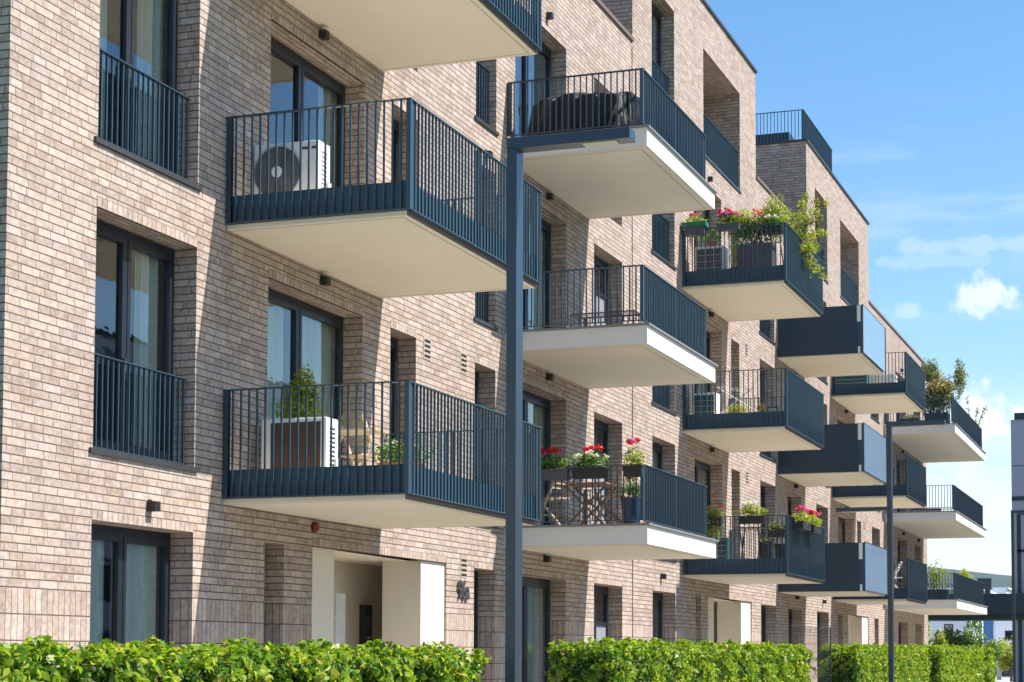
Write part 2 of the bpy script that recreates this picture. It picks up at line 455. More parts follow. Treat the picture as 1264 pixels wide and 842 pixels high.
add(45.08, 46.85, (0, 1, 2, 3), 'juliet', 'double')
add(48.4, 50.2, (0, 1, 2, 3), 'wide')
add(52.4, 54.2, (0, 1, 2, 3), 'juliet', 'double'); OP.append([52.5, 54.4, S(4), T(4), 'juliet', 4])
add(55.86, 58.6, (1, 2, 3), 'wide')
add(55.7, 56.5, (0,), 'slot')
add(59.28, 60.05, (1, 2, 3), 'narrow')
add(62.2, 63.9, (1, 2, 3), 'juliet')
add(62.57, 63.45, (0,), 'narrow')
add(68.0, 70.4, (0, 1, 2, 3), 'wide')
add(72.4, 74.2, (0, 1, 2, 3), 'narrow')
OP.append([39.47, 43.02, S(4), T(4), 'loggia', 4]); OP.append([56.6, 60.0, S(4), T(4), 'loggia', 4])
PORT = [(20.21, 24.5, .67, .86), (39.75, 44.05, .64, .99), (57.49, 61.34, .5, 1.1)]
for p in PORT: OP.append([p[0], p[1], .3, 2.9, 'portal', 0])

wall = MB()
def wtop(x):
    for a, b in TALL:
        if a <= x < b: return TT
    return PT
xs = sorted(set([X0, X1] + [o[0] for o in OP] + [o[1] for o in OP] + [v for t_ in TALL for v in t_]))
zs = sorted(set([-.1, PT, TT] + [o[2] for o in OP] + [o[3] for o in OP]))
for xa, xb in zip(xs, xs[1:]):
    xm = (xa+xb)/2; run = None
    for za, zb in zip(zs, zs[1:]):
        zm = (za+zb)/2
        solid = zm < wtop(xm) and not any(o[0] < xm < o[1] and o[2] < zm < o[3] for o in OP)
        if solid:
            run = [run[0] if run else za, zb]
        if (not solid or zb == zs[-1]) and run:
            wall.quad((xa, W, run[0]), (xb, W, run[0]), (xb, W, run[1]), (xa, W, run[1])); run = None
for x0, x1, z0, z1, kind, k in OP:
    d = {'loggia': 1.9, 'portal': .03, 'slot': .27}.get(kind, RD) + W
    for (a, b_) in (((x0, z0), (x0, z1)), ((x1, z0), (x1, z1)), ((x0, z1), (x1, z1)), ((x0, z0), (x1, z0))):
        wall.quad((a[0], W, a[1]), (b_[0], W, b_[1]), (b_[0], d, b_[1]), (a[0], d, a[1]))
    if kind == 'loggia': wall.quad((x0, d, z0), (x0+.9, d, z0), (x0+.9, d, z1), (x0, d, z1))
YB = W+12
# end walls, back, sides of the tall parts, inner parapet faces
wall.quad((X0, W, -.1), (X0, YB, -.1), (X0, YB, PT), (X0, W, PT))
wall.quad((X1, W, -.1), (X1, YB, -.1), (X1, YB, PT), (X1, W, PT))
wall.quad((X0, YB, -.1), (X1, YB, -.1), (X1, YB, PT), (X0, YB, PT))
for a, b_ in TALL:
    for x in (a, b_): wall.quad((x, W, PT-1), (x, YB, PT-1), (x, YB, TT), (x, W, TT))
    wall.quad((a, YB, PT), (b_, YB, PT), (b_, YB, TT), (a, YB, TT))
LOW = [(X0, 33.9), (44.75, 51.25), (61.95, X1)]
for a, b_ in LOW:
    wall.quad((a, W+.3, PT-.8), (b_, W+.3, PT-.8), (b_, W+.3, PT), (a, W+.3, PT))
wo_ = wall.build('wall', 'brick', bld)
# set-back penthouse wall behind the low parapets
pw = MB()
for a, b_ in LOW:
    if a > 60: continue
    pw.box(max(a, X0+3), b_-.01, W+3.2, YB-.5, PT-.8, TT-.25)
pw.build('penthouse_wall', 'brick', bld)
rf = MB()
for a, b_ in LOW: rf.box(a+.01, b_-.01, W+.31, YB-.01, PT-.9, PT-.81)
for a, b_ in TALL: rf.box(a+.01, b_-.01, W+.02, YB-.01, TT-.25, TT-.05)
rf.build('roof', 'coping', bld)
for a, b_ in LOW: MB().box(a-(.04 if a < 20 else -.005), b_+(.05 if b_ > 70 else -.005), W-.04, W+.34, PT, PT+.075).build('coping', 'browncop', bld)
for a, b_ in TALL:
    cp = MB(); cp.box(a-.04, b_+.05, W-.045, W+.32, TT, TT+.06); cp.box(a-.04, a+.3, W+.321, YB, TT, TT+.06); cp.box(b_-.3, b_+.05, W+.321, YB, TT, TT+.06)
    cp.build('coping', 'coping', bld)
MB().box(33.85, 33.875, W-.012, W-.002, .2, PT-.1).build('joint_strip', 'browncop', bld)
# lintels of brick headers, a touch proud
for x0, x1, z0, z1, kind, k in OP:
    if kind != 'slot': MB().box(0, x1-x0, -.004, .02, 0, .105).build('lintel', 'header', bld, (x0, W, z1))
# rooms: floors, ceilings, back wall
it = MB()
for k in range(0, 5):
    z = .5+3*k
    it.box(X0+.05, X1-.05, W+.3, W+5, z-.32, z-.02 if k else .5)
it.box(X0+.05, X1-.05, W+5, W+5.1, .4, 13)
for x in (14.2, 18.3, 21.95, 24.9, 27.0, 30.6, 34.3, 37.8, 41.6, 44.2, 47.6, 51.2, 55, 58.9, 61.5, 65, 71.5): it.box(x, x+.12, W+.31, W+5, .5 if x not in (21.95, 24.9, 41.6, 44.2, 58.9, 61.5) else 3.2, 12.4)
it.build('interior_wall', 'interior', bld)
# entrance portals
for (a, b_, wl, wr) in PORT:
    z1 = 2.9
    MB().box(a+.003, a+wl, W+.03, W+.6, .3, z1-.003).build('portal_pier', 'plaster', bld)
    MB().box(b_-wr, b_-.003, W+.03, W+.6, .3, z1-.003).build('portal_pier', 'plaster', bld)
    p = MB(); xr = b_+.95; yb = W+1.25
    p.quad((a, yb, .3), (xr, yb, .3), (xr, yb, z1), (a, yb, z1)).quad((xr, W+.3, .3), (xr, yb, .3), (xr, yb, z1), (xr, W+.3, z1)).quad((a, W+.3, .3), (a, yb, .3), (a, yb, z1), (a, W+.3, z1))
    p.quad((a, W+.031, z1-.004), (xr, W+.31, z1-.004), (xr, yb, z1-.004), (a, yb, z1-.004)).quad((a, W, .31), (xr, W+.31, .31), (xr, yb, .31), (a, yb, .31))
    p.build('porch_wall', 'beige', bld)

# ---- windows
def win_frame(w_, h, kind):
    """origin lower-left on the outer glass plane; y into the room"""
    f = MB(); fw_ = .065; panes = []
    f.box(0, fw_, 0, .08, 0, h).box(w_-fw_, w_, 0, .08, 0, h).box(fw_, w_-fw_, 0, .08, 0, fw_).box(fw_, w_-fw_, 0, .08, h-fw_-.03, h)
    mids = [w_/2] if kind in ('double', 'wide', 'screen') else []
    if kind == 'screen': mids = [w_*.5]
    edges = [fw_]
    for mx in mids:
        f.box(mx-.022, mx+.022, -.012, .075, fw_, h-fw_-.03); edges += [mx-.022, mx+.022]
    edges.append(w_-fw_)
    for i in range(0, len(edges), 2):
        a, b_ = edges[i], edges[i+1]; z0, z1 = fw_, h-fw_-.03; s = .055
        y0 = -.018
        f.box(a+.002, a+s, y0, .05, z0, z1).box(b_-s, b_-.002, y0, .05, z0, z1).box(a+s, b_-s, y0, .05, z0, z0+s+.03).box(a+s, b_-s, y0, .05, z1-s, z1)
        panes.append((a+s, b_-s, z0+s+.03, z1-s))
        if kind == 'screen':
            f.box(a+s, b_-s, y0, .05, h*.70, h*.70+.06)
    return f, panes
wcache = {}
def curtain(w_, h, x0=0, x1=None, mat='curtain'):
    c = MB(); x1 = w_ if x1 is None else x1; n = max(6, int((x1-x0)/.03)); ph = random.random()*6
    pts = [(x0+(x1-x0)*i/n, .13+.03*math.sin(i*.9+ph)+.015*math.sin(i*2.3)) for i in range(n+1)]
    for p, q in zip(pts, pts[1:]): c.quad((p[0], p[1], .06), (q[0], q[1], .06), (q[0], q[1], h-.1), (p[0], p[1], h-.1))
    return c
random.seed(11)
for x0, x1, z0, z1, kind, k in OP:
    if kind == 'portal': continue
    w_, h = x1-x0, z1-z0; y = W+RD-.001
    if kind == 'loggia': x0 += .9; w_ = x1-x0; y = W+1.9
    wk = {'juliet': 'double', 'double': 'double', 'wide': 'wide', 'loggia': 'wide', 'screen': 'screen'}.get(kind, 'narrow')
    key = (round(w_, 2), round(h, 2), wk)
    if key not in wcache:
        f, panes = win_frame(w_-.004, h-.004, wk)
        o = f.build('window', 'frame', bld)
        for (a, b_, c0, c1) in panes:
            MB().quad((a, .02, c0), (b_, .02, c0), (b_, .02, c1), (a, .02, c1)).build('pane', 'glass', o)
            if wk == 'screen':
                MB().quad((a, .012, c0), (b_, .012, c0), (b_, .012, h*.70), (a, .012, h*.70)).build('screen', 'blind', o)
            if wk == 'wide' and k == 0:
                pass
        hx = w_/2-.07 if wk != 'narrow' else w_-.11
        MB().box(hx-.012, hx+.012, -.05, -.018, h*.42, h*.42+.03).box(hx-.012, hx+.012, -.065, -.05, h*.42-.11, h*.42+.03).build('handle', 'coping', o)
        wcache[key] = o
    else: o = copy_tree(wcache[key], bld)
    for ch in o.children:
        pass
    o.location = (x0+.002, y, z0+.002)
    # curtains differ from window to window
    for ch in list(o.children):
        if ch.name.startswith('curtain'): bpy.data.objects.remove(ch)
    q = random.random()
    if kind == 'wide' and k == 3 and 27 < x0 < 28: MB().quad((w_/2, .06, .1), (w_-.1, .06, .1), (w_-.1, .06, h-.1), (w_/2, .06, h-.1)).build('roller_blind', 'blind', o); q = 1
    if x0 < 18 and k == 0: curtain(w_, h, .05, w_*.45).build('curtain', 'curtain', o); curtain(w_, h, w_*.5, w_-.1).build('curtain', 'curtain', o)
    elif kind in ('wide', 'juliet', 'loggia') and q < .92:
        e = random.uniform(.22, .46)
        curtain(w_, h, .06, w_*e).build('curtain', 'curtain', o)
        curtain(w_, h, w_*(1-e*.8), w_-.06).build('curtain', 'curtain', o)
    elif kind in ('narrow', 'jnarrow') and q < .3: curtain(w_, h, .06, w_-.06).build('curtain', 'curtain', o)

# ---- french-window railings and their ledges
jc = {}
def bars_x(mb, x0, x1, y, z0, z1, sp=.0985, th=.018, dp=.022):
    n = max(2, round((x1-x0)/sp))
    for i in range(n+1):
        x = x0+(x1-x0)*i/n; mb.box(x-th/2, x+th/2, y-dp/2, y+dp/2, z0, z1)
for x0, x1, z0, z1, kind, k in OP:
    if kind not in ('juliet', 'jnarrow', 'loggia') or k == 0: continue
    w_ = x1-x0; y = W+.12 if kind != 'loggia' else W+.06
    key = round(w_, 2)
    if key not in jc:
        g = MB(); g.box(.01, w_-.01, -.028, .028, .93, .942); g.box(.01, w_-.01, -.024, .024, .03, .04); bars_x(g, .03, w_-.03, 0, .04, .93)
        o = g.build('window_railing', 'metal', bld)
        MB().box(-.07, w_+.05, -.15, .07, -.055, -.002).build('ledge', 'coping', o)
        jc[key] = o
    else: o = copy_tree(jc[key], bld)
    o.location = (x0, y, z0)
    for ch in o.children: ch.location = (0, 0 if kind != 'loggia' else .06, 0)

# ---- balconies
YO = 7.64
COL = [(17.98, 22.22, YO, 'fascia'), (26.93, 30.85, YO, 'slab'), (37.62, 41.75, YO, 'fascia'), (47.15, 50.85, YO, 'panel'), (54.92, 59.1, YO, 'fascia'), (65.1, 74.75, 7.5, 'slab')]
def rail_x(x0, x1, y, z0, z1, kick=True):
    g = MB(); bars_x(g, x0, x1, y, z0, z1-.012)
    g.box(x0-.004, x1+.004, y-.0225, y+.0225, z0-.012, z0)
    n = max(1, round((x1-x0)/2.0))
    for i in range(n+1):
        x = x0+.05+(x1-x0-.1)*i/n; g.box(x-.03, x+.03, y+.0, y+.05, z0, z1-.012)
    return g
def rail_y(x, y0, y1, z0, z1):
    g = MB(); n = round((y1-y0)/.0985)
    for i in range(n+1):
        y = y0+(y1-y0)*i/n; g.box(x-.010, x+.010, y-.009, y+.009, z0, z1-.012)
    g.box(x-.0225, x+.0225, y0-.004, y1, z0-.012, z0)
    g.box(x-.022, x+.03, y1-.05, y1-.01, z0, z1-.012)
    return g
for ci, (xn, xf, yo, kind) in enumerate(COL):
    proto = None
    for k in (1, 2, 3):
        z = 3*(k-1)
        if proto is None:
            zb, zt = 3.30, 4.47
            s = MB()
            if kind == 'slab':
                s.cur = 1; s.box(xn-.05, xf+.32, yo-.09, W, 3.27, 3.55)
                s.cur = 0; s.box(xn-.0, xf+.27, yo-.04, W-.001, 3.262, 3.2695)
            else:
                s.box(xn+.035, xf-.035, yo+.04, W, 3.235, 3.5)
            b = s.build('balcony', ['soffit', 'slabedge'], bld)
            if kind == 'slab':
                cpn = MB().box(xn-.08, xf+.38, yo-.13, W-.002, 3.552, 3.58).build('edge_trim', 'midgrey', b)
                zb = 3.64
            else:
                # solid fascia behind the bars
                MB().box(xn+.028, xn+.033, yo+.03, W-.01, 3.285, 3.6).build('fascia', 'fascia', b)
                MB().box(xf-.033, xf-.028, yo+.03, W-.01, 3.285, 3.6).build('fascia', 'fascia', b)
                MB().box(xn+.034, xf-.034, yo+.03, yo+.035, 3.285, 3.6).build('fascia', 'fascia', b)
            ya_ = yo-.04 if kind == 'slab' else yo+.04; xa_, xb_ = (xn, xf+.27) if kind == 'slab' else (xn+.035, xf-.035); zg = 3.262 if kind == 'slab' else 3.235
            MB().box(xa_+.07, xa_+.085, ya_+.07, W-.01, zg-.002, zg-.0003).box(xb_-.085, xb_-.07, ya_+.07, W-.01, zg-.002, zg-.0003).box(xa_+.0855, xb_-.0855, ya_+.07, ya_+.085, zg-.002, zg-.0003).build('drip_groove', 'grooveline', b)
            if kind == 'panel':
                pn = MB().box(xn, xn+.03, yo+.1, W-.01, 3.25, zt).build('side_panel', 'metal2', b)
                MB().box(xf-.03, xf, yo+.1, W-.01, 3.25, zt).build('side_panel', 'metal2', b)
                MB().box(xn+.05, xf-.05, yo-.03, yo-.01, 3.28, zt).build('glass_panel', 'frost', b)
                g = MB(); g.box(xn-.002, xn+.03, yo-.03, yo+.1, 3.25, zt+.0)
                g.box(xf-.045, xf-.0, yo-.045, yo+.0, 3.25, zt+.01); g.box(xn, xf, yo-.035, yo-.005, zt+.001, zt+.02)
                g.build('corner_post', 'metal', b)
                MB().box(xn-.012, xn-.003, yo+.03, yo+.12, zt-.42, zt-.01).box(xn-.012, xn-.003, yo+.045, yo+.1, 3.25, 3.42).build('bracket', 'white', b)
            else:
                r1 = rail_y(xn, yo, W-.02, zb, zt).build('railing', 'metal', b)
                r2 = rail_x(xn+.05, xf-.05, yo, zb, zt).build('railing', 'metal', b)
                r3 = rail_y(xf, yo, W-.02, zb, zt).build('railing', 'metal', b)
                for xx in (xn, xf): MB().box(xx-.025, xx+.025, yo-.025, W-.01, zt-.012, zt+.002).build('handrail', 'metal', b)
                MB().box(xn+.0255, xf-.0255, yo-.025, yo+.025, zt-.0125, zt+.001).build('handrail', 'metal', b)
                MB().box(xn-.02, xn+.03, yo-.02, yo+.03, zb-.01, zt-.013).build('corner_post', 'metal', b)
                MB().box(xn-.02, xn+.03, W-.07, W-.012, zb-.01, zt-.013).build('wall_post', 'metal', b)
                if kind == 'fascia': MB().box(xn+.036, xf-.036, yo+.034, yo+.0395, 3.232, 3.284).build('slab_edge_shade', 'browncop', b)  # brown strip on the slab edge, carrying the gap's shade in its colour
            proto = b
        else:
            b = copy_tree(proto, bld, (0, 0, z))
# roof terrace railing on the farther tall part
rt = 16.85
g = rail_y(51.3, W+.12, W+6, TT+.07, rt); g.box(51.275, 51.325, W+.1, W+6, rt-.012, rt); r_ = g.build('roof_railing', 'metal', bld)
g = rail_x(51.35, 55.8, W+.1, TT+.07, rt); g.box(51.28, 55.85, W+.075, W+.125, rt-.012, rt); g.build('roof_railing', 'metal', bld)
g = rail_y(55.85, W+.12, W+6, TT+.07, rt); g.build('roof_railing', 'metal', bld)
MB().box(52.6, 55.2, W+.75, W+5.5, TT, 16.62).build('roof_box', 'metal2', bld)
# wall lights, vents, alarm, number
for (x, z) in [(16.47, 3.09), (20.3, 9.12), (20.39, 6.12), (28.85, 12.15), (28.86, 9.13), (28.87, 6.15), (28.76, 3.17), (35.9, 3.18), (26.0, 9.1),
               (39.9, 12.1), (39.95, 9.1), (39.98, 6.12), (49.3, 12.1), (49.3, 9.1), (49.32, 6.12), (49.4, 3.17), (57.2, 12.1), (57.2, 9.1), (57.2, 6.12), (53.3, 3.17), (69.2, 12.1), (69.2, 9.1), (69.2, 6.1), (73.3, 6.1), (73.3, 9.1)]:
    MB().box(-.055, .055, -.1, 0, -.05, .05).box(-.03, .03, -.02, -.0, .05, .07).build('wall_light', 'black', bld, (x, W, z), .006)
v0 = None
for (x, z) in [(23.74, 5.83), (25.12, 5.84), (25.16, 2.88), (43.6, 8.9), (43.6, 5.85), (60.6, 5.85), (60.6, 8.85)]:
    if v0 is None:
        v0 = MB().box(-.13, .13, -.006, 0, -.16, .14).build('vent', 'vent', bld)
        sl = MB()
        for i in range(4): sl.box(-.10, .10, -.012, -.0065, -.13+i*.07, -.10+i*.07)
        sl.build('louvre', 'black', v0); o = v0
    else: o = copy_tree(v0, bld)
    o.location = (x, W, z)
MB().lathe(0, 0, [(.065, 0), (.065, .04), (.045, .06), (.001, .065)], 16).build('alarm_light', 'red', bld, (20.23, W, 3.13)).rotation_euler.x = R(90)
def text_mesh(txt, size, depth, mat, parent, loc, rot, sx=1):
    cu = bpy.data.curves.new('t', 'FONT'); cu.body = txt; cu.size = size; cu.extrude = depth; cu.align_x = 'CENTER'; cu.offset = size*.02
    to = bpy.data.objects.new('t', cu); C.objects.link(to)
    bpy.context.view_layer.update()
    me = bpy.data.meshes.new_from_object(to.evaluated_get(bpy.context.evaluated_depsgraph_get()))
    bpy.data.objects.remove(to)
    me.name = 'house_number'; me.materials.clear(); me.materials.append(M[mat])
    o = bpy.data.objects.new('house_number', me); C.objects.link(o); o.parent = parent; o.location = loc; o.rotation_euler = rot; o.scale.x = sx
    return o
text_mesh('96a', .37, .012, 'letters', bld, (25.1, W-.03, 2.42), (R(90), 0, 0), .8)

# ------------------------------------------------------------------ hedges
def hedge(x0, x1, y0, y1, z1, dens, size, mat, label, z0=.1):
    h = empty('hedge', ((x0+x1)/2, (y0+y1)/2, z0), 0, label, 'hedge')
    L = Vector(h.location)
    ox, oy, oz = L
    P, N, SH = [], [], []
    def face(n, f, nrm, ):
        a, b_ = rng.uniform(0, 1, n), rng.uniform(0, 1, n)
        p = f(a, b_); q = np.array(nrm)[None].repeat(n, 0)
        # lumpy clipped surface: depth varies in clumps
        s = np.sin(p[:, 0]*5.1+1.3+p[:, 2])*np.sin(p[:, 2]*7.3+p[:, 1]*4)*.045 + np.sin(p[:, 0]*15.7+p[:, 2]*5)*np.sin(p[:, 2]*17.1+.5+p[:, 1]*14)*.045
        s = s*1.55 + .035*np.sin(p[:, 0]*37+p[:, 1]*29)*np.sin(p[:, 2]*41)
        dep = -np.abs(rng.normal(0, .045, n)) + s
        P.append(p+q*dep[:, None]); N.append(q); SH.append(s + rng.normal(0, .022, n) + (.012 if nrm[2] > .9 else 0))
    lx, ly, lz = x1-x0, y1-y0, z1-z0
    def jz(p): return p
    face(int(lx*lz*dens), lambda a, b_: np.stack([x0+a*lx, np.full_like(a, y0), z0+b_*lz], 1), (0, -1, .25))
    face(int(lx*lz*dens*.45), lambda a, b_: np.stack([x0+a*lx, np.full_like(a, y1), z0+b_*lz], 1), (0, 1, .25))
    face(int(lx*ly*dens*1.5), lambda a, b_: np.stack([x0+a*lx, y0+b_*ly, np.full_like(a, z1)], 1), (0, 0, 1))
    face(int(ly*lz*dens), lambda a, b_: np.stack([np.full_like(a, x0), y0+a*ly, z0+b_*lz], 1), (-1, 0, .2))
    face(int(ly*lz*dens), lambda a, b_: np.stack([np.full_like(a, x1), y0+a*ly, z0+b_*lz], 1), (1, 0, .2))
    P = np.concatenate(P); N = np.concatenate(N); SH = np.concatenate(SH)
    # young shoots standing out of the top
    ns = int(lx*ly*40); sx = rng.uniform(x0, x1, ns); sy = rng.uniform(y0, y1, ns); hh = rng.uniform(.02, .11, ns)
    k = 6; SP = np.stack([np.repeat(sx, k)+rng.normal(0, .02, ns*k), np.repeat(sy, k)+rng.normal(0, .02, ns*k), z1+np.repeat(hh, k)*np.tile(np.linspace(0, 1, k), ns)], 1)
    off = np.array([ox, oy, oz])
    Q = leaf_quads(P-off, N, size, .58, .75)
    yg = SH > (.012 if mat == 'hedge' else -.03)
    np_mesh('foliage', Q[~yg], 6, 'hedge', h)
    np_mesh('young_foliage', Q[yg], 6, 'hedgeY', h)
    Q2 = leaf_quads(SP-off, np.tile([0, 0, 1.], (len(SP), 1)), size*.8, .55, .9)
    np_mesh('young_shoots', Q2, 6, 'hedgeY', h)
    MB().box(x0+.12-ox, x1-.12-ox, y0+.12-oy, y1-.12-oy, 0, lz-.12).build('light_block_core', 'core', h)  # solid dark box added inside the leaves to block light
    return h
hedge(5.5, 15.3, 5.75, 6.5, 1.57, 2600, .064, 'hedge', 'long clipped green hedge in front of the curtained ground floor door, nearest the camera')
hedge(19.2, 30.1, 5.75, 6.5, 1.69, 2300, .062, 'hedge', 'clipped hedge between the big lamp post and the second entrance portal')
hedge(34.85, 44.5, 5.75, 6.5, 1.74, 1700, .066, 'hedge', 'clipped hedge crossed by the farther lamp post, dark at its near end')
hedge(47.0, 53.6, 5.75, 6.5, 1.80, 1400, .072, 'hedgeY', 'bright yellow green hedge block just beyond the brick building corner')
hedge(54.1, 57.0, 5.75, 6.5, 1.80, 1200, .075, 'hedge', 'short darker green hedge block beyond the yellow green one')
hedge(57.9, 60.2, 5.75, 6.5, 1.84, 1200, .075, 'hedge', 'last small hedge block at the end of the row')

# ------------------------------------------------------------------ street lamps
def lamp(x, y, h, lower, label):
    o = empty('street_lamp', (x, y, .12), 0, label, 'street lamp', 'street lamps along the hedge')
    w_, d = .085, .165; z = h-.12
    MB().box(0, d, -w_/2, w_/2, 0, z-.002).build('post', 'lamp', o, bevel=.004)
    MB().box(-.06, d+.06, -w_/2-.06, w_/2+.06, 0, .02).build('base_plate', 'lamp', o)
    a = MB().box(-.002, d+.0, -.98, w_/2+.002, z-.002, z+.085).build('arm', 'lamp', o, bevel=.004)
    MB().box(.03, d-.03, -.86, -.58, z-.009, z-.0021).build('light_panel', 'led', a)
    if lower:
        a = MB().box(.0, d, w_/2, .95, lower-.12, lower-.05).build('arm', 'lamp', o, bevel=.004)
        MB().box(.03, d-.03, .55, .85, lower-.127, lower-.1202).build('light_panel', 'led', a)
    return o
lamp(13.92, 5.03, 5.65, 0, 'tall square navy lamp post in the foreground in front of the gap in the hedge')
lamp(33.55, 4.98, 5.70, 4.2, 'farther two-armed navy lamp post in front of the third hedge')
lamp(58.3, 4.98, 5.95, 0, 'distant navy lamp post at the right edge before the mauve panelled building')

# ------------------------------------------------------------------ things on the balconies
def deck(k): return 3.50+3*(k-1)
def ac_unit(x, y0, z, coil, label):
    o = empty('air_conditioner', (x, y0, z), 0, label, 'air conditioner', 'outdoor units on the nearest balconies')
    w_, d, h = .80, .31, .72
    MB().box(0, d, 0, w_, .06, h).build('casing', 'white', o, bevel=.015)
    MB().box(.03, d-.03, .08, .16, 0, .06).box(.03, d-.03, w_-.16, w_-.08, 0, .06).build('foot', 'grey', o)
    if not coil:
        g = MB(); cy, cz = w_-.30, .39
        g.tube((-.004, cy, cz), (.0, cy, cz), .285, 32); g.build('fan_opening', 'black', o)
        f = MB()
        for i in range(5):
            a = i*2*math.pi/5
            f.quad((-.006, cy+.05*math.cos(a), cz+.05*math.sin(a)), (-.008, cy+.26*math.cos(a-.25), cz+.26*math.sin(a-.25)), (-.006, cy+.26*math.cos(a+.5), cz+.26*math.sin(a+.5)), (-.006, cy+.08*math.cos(a+.8), cz+.08*math.sin(a+.8)))
        f.build('fan', 'grey', o)
        r = MB()
        for rad in np.linspace(.07, .285, 15):
            n = 36
            for i in range(n):
                a, b_ = 2*math.pi*i/n, 2*math.pi*(i+1)/n
                r.beam((-.018, cy+rad*math.cos(a), cz+rad*math.sin(a)), (-.018, cy+rad*math.cos(b_), cz+rad*math.sin(b_)), .006, .006)
        for i in range(24):
            a = 2*math.pi*i/16; r.beam((-.016, cy+.05*math.cos(a), cz+.05*math.sin(a)), (-.016, cy+.29*math.cos(a), cz+.29*math.sin(a)), .005, .005)
        r.build('fan_grille', 'midgrey', o)
        MB().tube((-.022, cy, cz), (-.005, cy, cz), .065, 20).build('fan_hub', 'white', o)
        MB().box(-.003, 0, .10, .2, .62, .65).box(-.003, 0, .02, .08, .62, .65).build('badge', 'grey', o)
    else:
        MB().box(-.004, .0, .07, w_-.12, .12, h-.05).build('coil', 'coil', o)
        f = MB()
        for i in range(60):
            y = .08+(w_-.21)*i/59; f.box(-.009, -.0045, y-.0015, y+.0015, .13, h-.06)
        f.build('fins', 'coil', o)
    v = MB()
    for i in range(10): v.box(.08, .22, -.003, 0, .14+i*.05, .16+i*.05)
    v.build('side_vent', 'midgrey' if not coil else 'black', o)
    MB().box(.2, .28, -.03, 0, .1, .28).build('valve_cover', 'white', o)
    return o
ac_unit(18.6, 9.0, 6.60, False, 'white outdoor air conditioner with a round fan grille on the upper near balcony')
ac_unit(18.6, 8.87, 3.50, True, 'white framed outdoor unit with brown coil side on the lower near balcony')

def pot(name, x, y, z, r, h, mat, label, cat, blobs, lsize, lmat, flowers=None, group=None, fs=.03, stem=0):
    o = empty(name, (x, y, z), 0, label, cat, group)
    MB().lathe(0, 0, [(r*.72, 0), (r*.98, h*.92), (r*1.05, h*.93), (r*1.05, h), (r*.9, h), (r*.88, h*.9), (.001, h*.9)], 18).build('pot', mat, o, smooth=False)
    if stem:
        s = MB()
        for i in range(5): s.tube((0, 0, h*.8), (random.uniform(-r, r), random.uniform(-r, r), h+stem), .012, 5, .005)
        s.build('stem', 'bark', o)
    foliage('foliage', blobs, lsize, lmat, o)
    if flowers: foliage('blossom', flowers[0], fs, flowers[1], o, aspect=.95)
    return o
def flower_box(x, y, z, w_, axis, mat, label, lmat, fl, hh=.16, bush=.21, group='flower boxes hung on the balcony railings', trail=0, lid=None, d=.2):
    """box hung on a rail; axis 'y' runs across the end rail, 'x' along the long rail"""
    o = empty('flower_box', (x, y, z), 0, label, 'flower box', group)
    a, b_ = (d/2, w_/2) if axis == 'y' else (w_/2, d/2)
    g = MB(); g.box(-a, a, -b_, b_, 0, .01)
    for (p, q, r, s) in ((-a, -a+.012, -b_, b_), (a-.012, a, -b_, b_), (-a+.012, a-.012, -b_, -b_+.012), (-a+.012, a-.012, b_-.012, b_)): g.box(p, q, r, s, .01, hh)
    g.box(-a-.008, a+.008, -b_-.008, -b_, hh-.025, hh).box(-a-.008, a+.008, b_, b_+.008, hh-.025, hh).box(-a-.008, -a, -b_, b_, hh-.025, hh).box(a, a+.008, -b_, b_, hh-.025, hh)
    g.build('box', mat, o)
    MB().box(-a+.012, a-.012, -b_+.012, b_-.012, hh-.05, hh-.03).build('soil', 'bark', o)
    if lid: MB().box(-a-.03, a+.03, -b_-.05, b_+.05, hh, hh+.09).build('tray', lid, o)
    n = int(1500*w_)
    bl = [(n, (0, 0, hh+bush*.45), (a*1.25+.03, b_*1.08+.03, bush*.75))]
    if trail: bl.append((int(n*1.3), (0, 0, hh-trail*.4), (a*1.3+.03, b_*1.05, trail*.7)))
    foliage('foliage', bl, .045, lmat, o)
    for j, (fm, cnt, hgt) in enumerate(fl):
        bs = []
        for i in range(cnt):
            t = random.uniform(-.9, .9)
            c = (random.uniform(-a, a), t*b_, hh+bush*hgt+random.uniform(-.02, .03)) if axis == 'y' else (t*a, random.uniform(-b_, b_), hh+bush*hgt+random.uniform(-.02, .03))
            bs.append((40, c, (.05, .05, .04)))
        foliage('blossom', bs, .035, fm, o, aspect=.9)
    return o
# -- nearest column, lower balcony
pot('potted_shrub', 19.25, 9.5, 3.5, .2, .32, 'grey', 'round bright green shrub behind the lower outdoor unit', 'potted shrub',
    [(2200, (0, 0, .85), (.25, .25, .42)), (900, (.02, -.03, 1.12), (.18, .18, .25))], .05, 'leafY', stem=.5)
def folding_chair(x, y, z, rz, mat, label, group='wooden balcony chairs'):
    o = empty('folding_chair', (x, y, z), rz, label, 'chair', group)
    for sx in (-.2, .2):
        MB().beam((sx, -.22, 0), (sx, .2, .86), .025, .04).build('leg', mat, o)
        MB().beam((sx*.85, .24, 0), (sx*.85, -.2, .46), .025, .035).build('leg', mat, o)
    s = MB()
    for i in range(6): yy = -.2+i*.075; s.box(-.19, .19, yy, yy+.05, .44, .458)
    s.build('seat', mat, o)
    b_ = MB()
    for i in range(5): t = .62+i*.07; b_.beam((-.2, -.22+.42*t/.86, t), (.2, -.22+.42*t/.86, t), .012, .045)
    b_.build('backrest', mat, o)
    MB().beam((-.2, -.12, .2), (.2, -.12, .2), .02, .03).build('stretcher', mat, o)
    return o
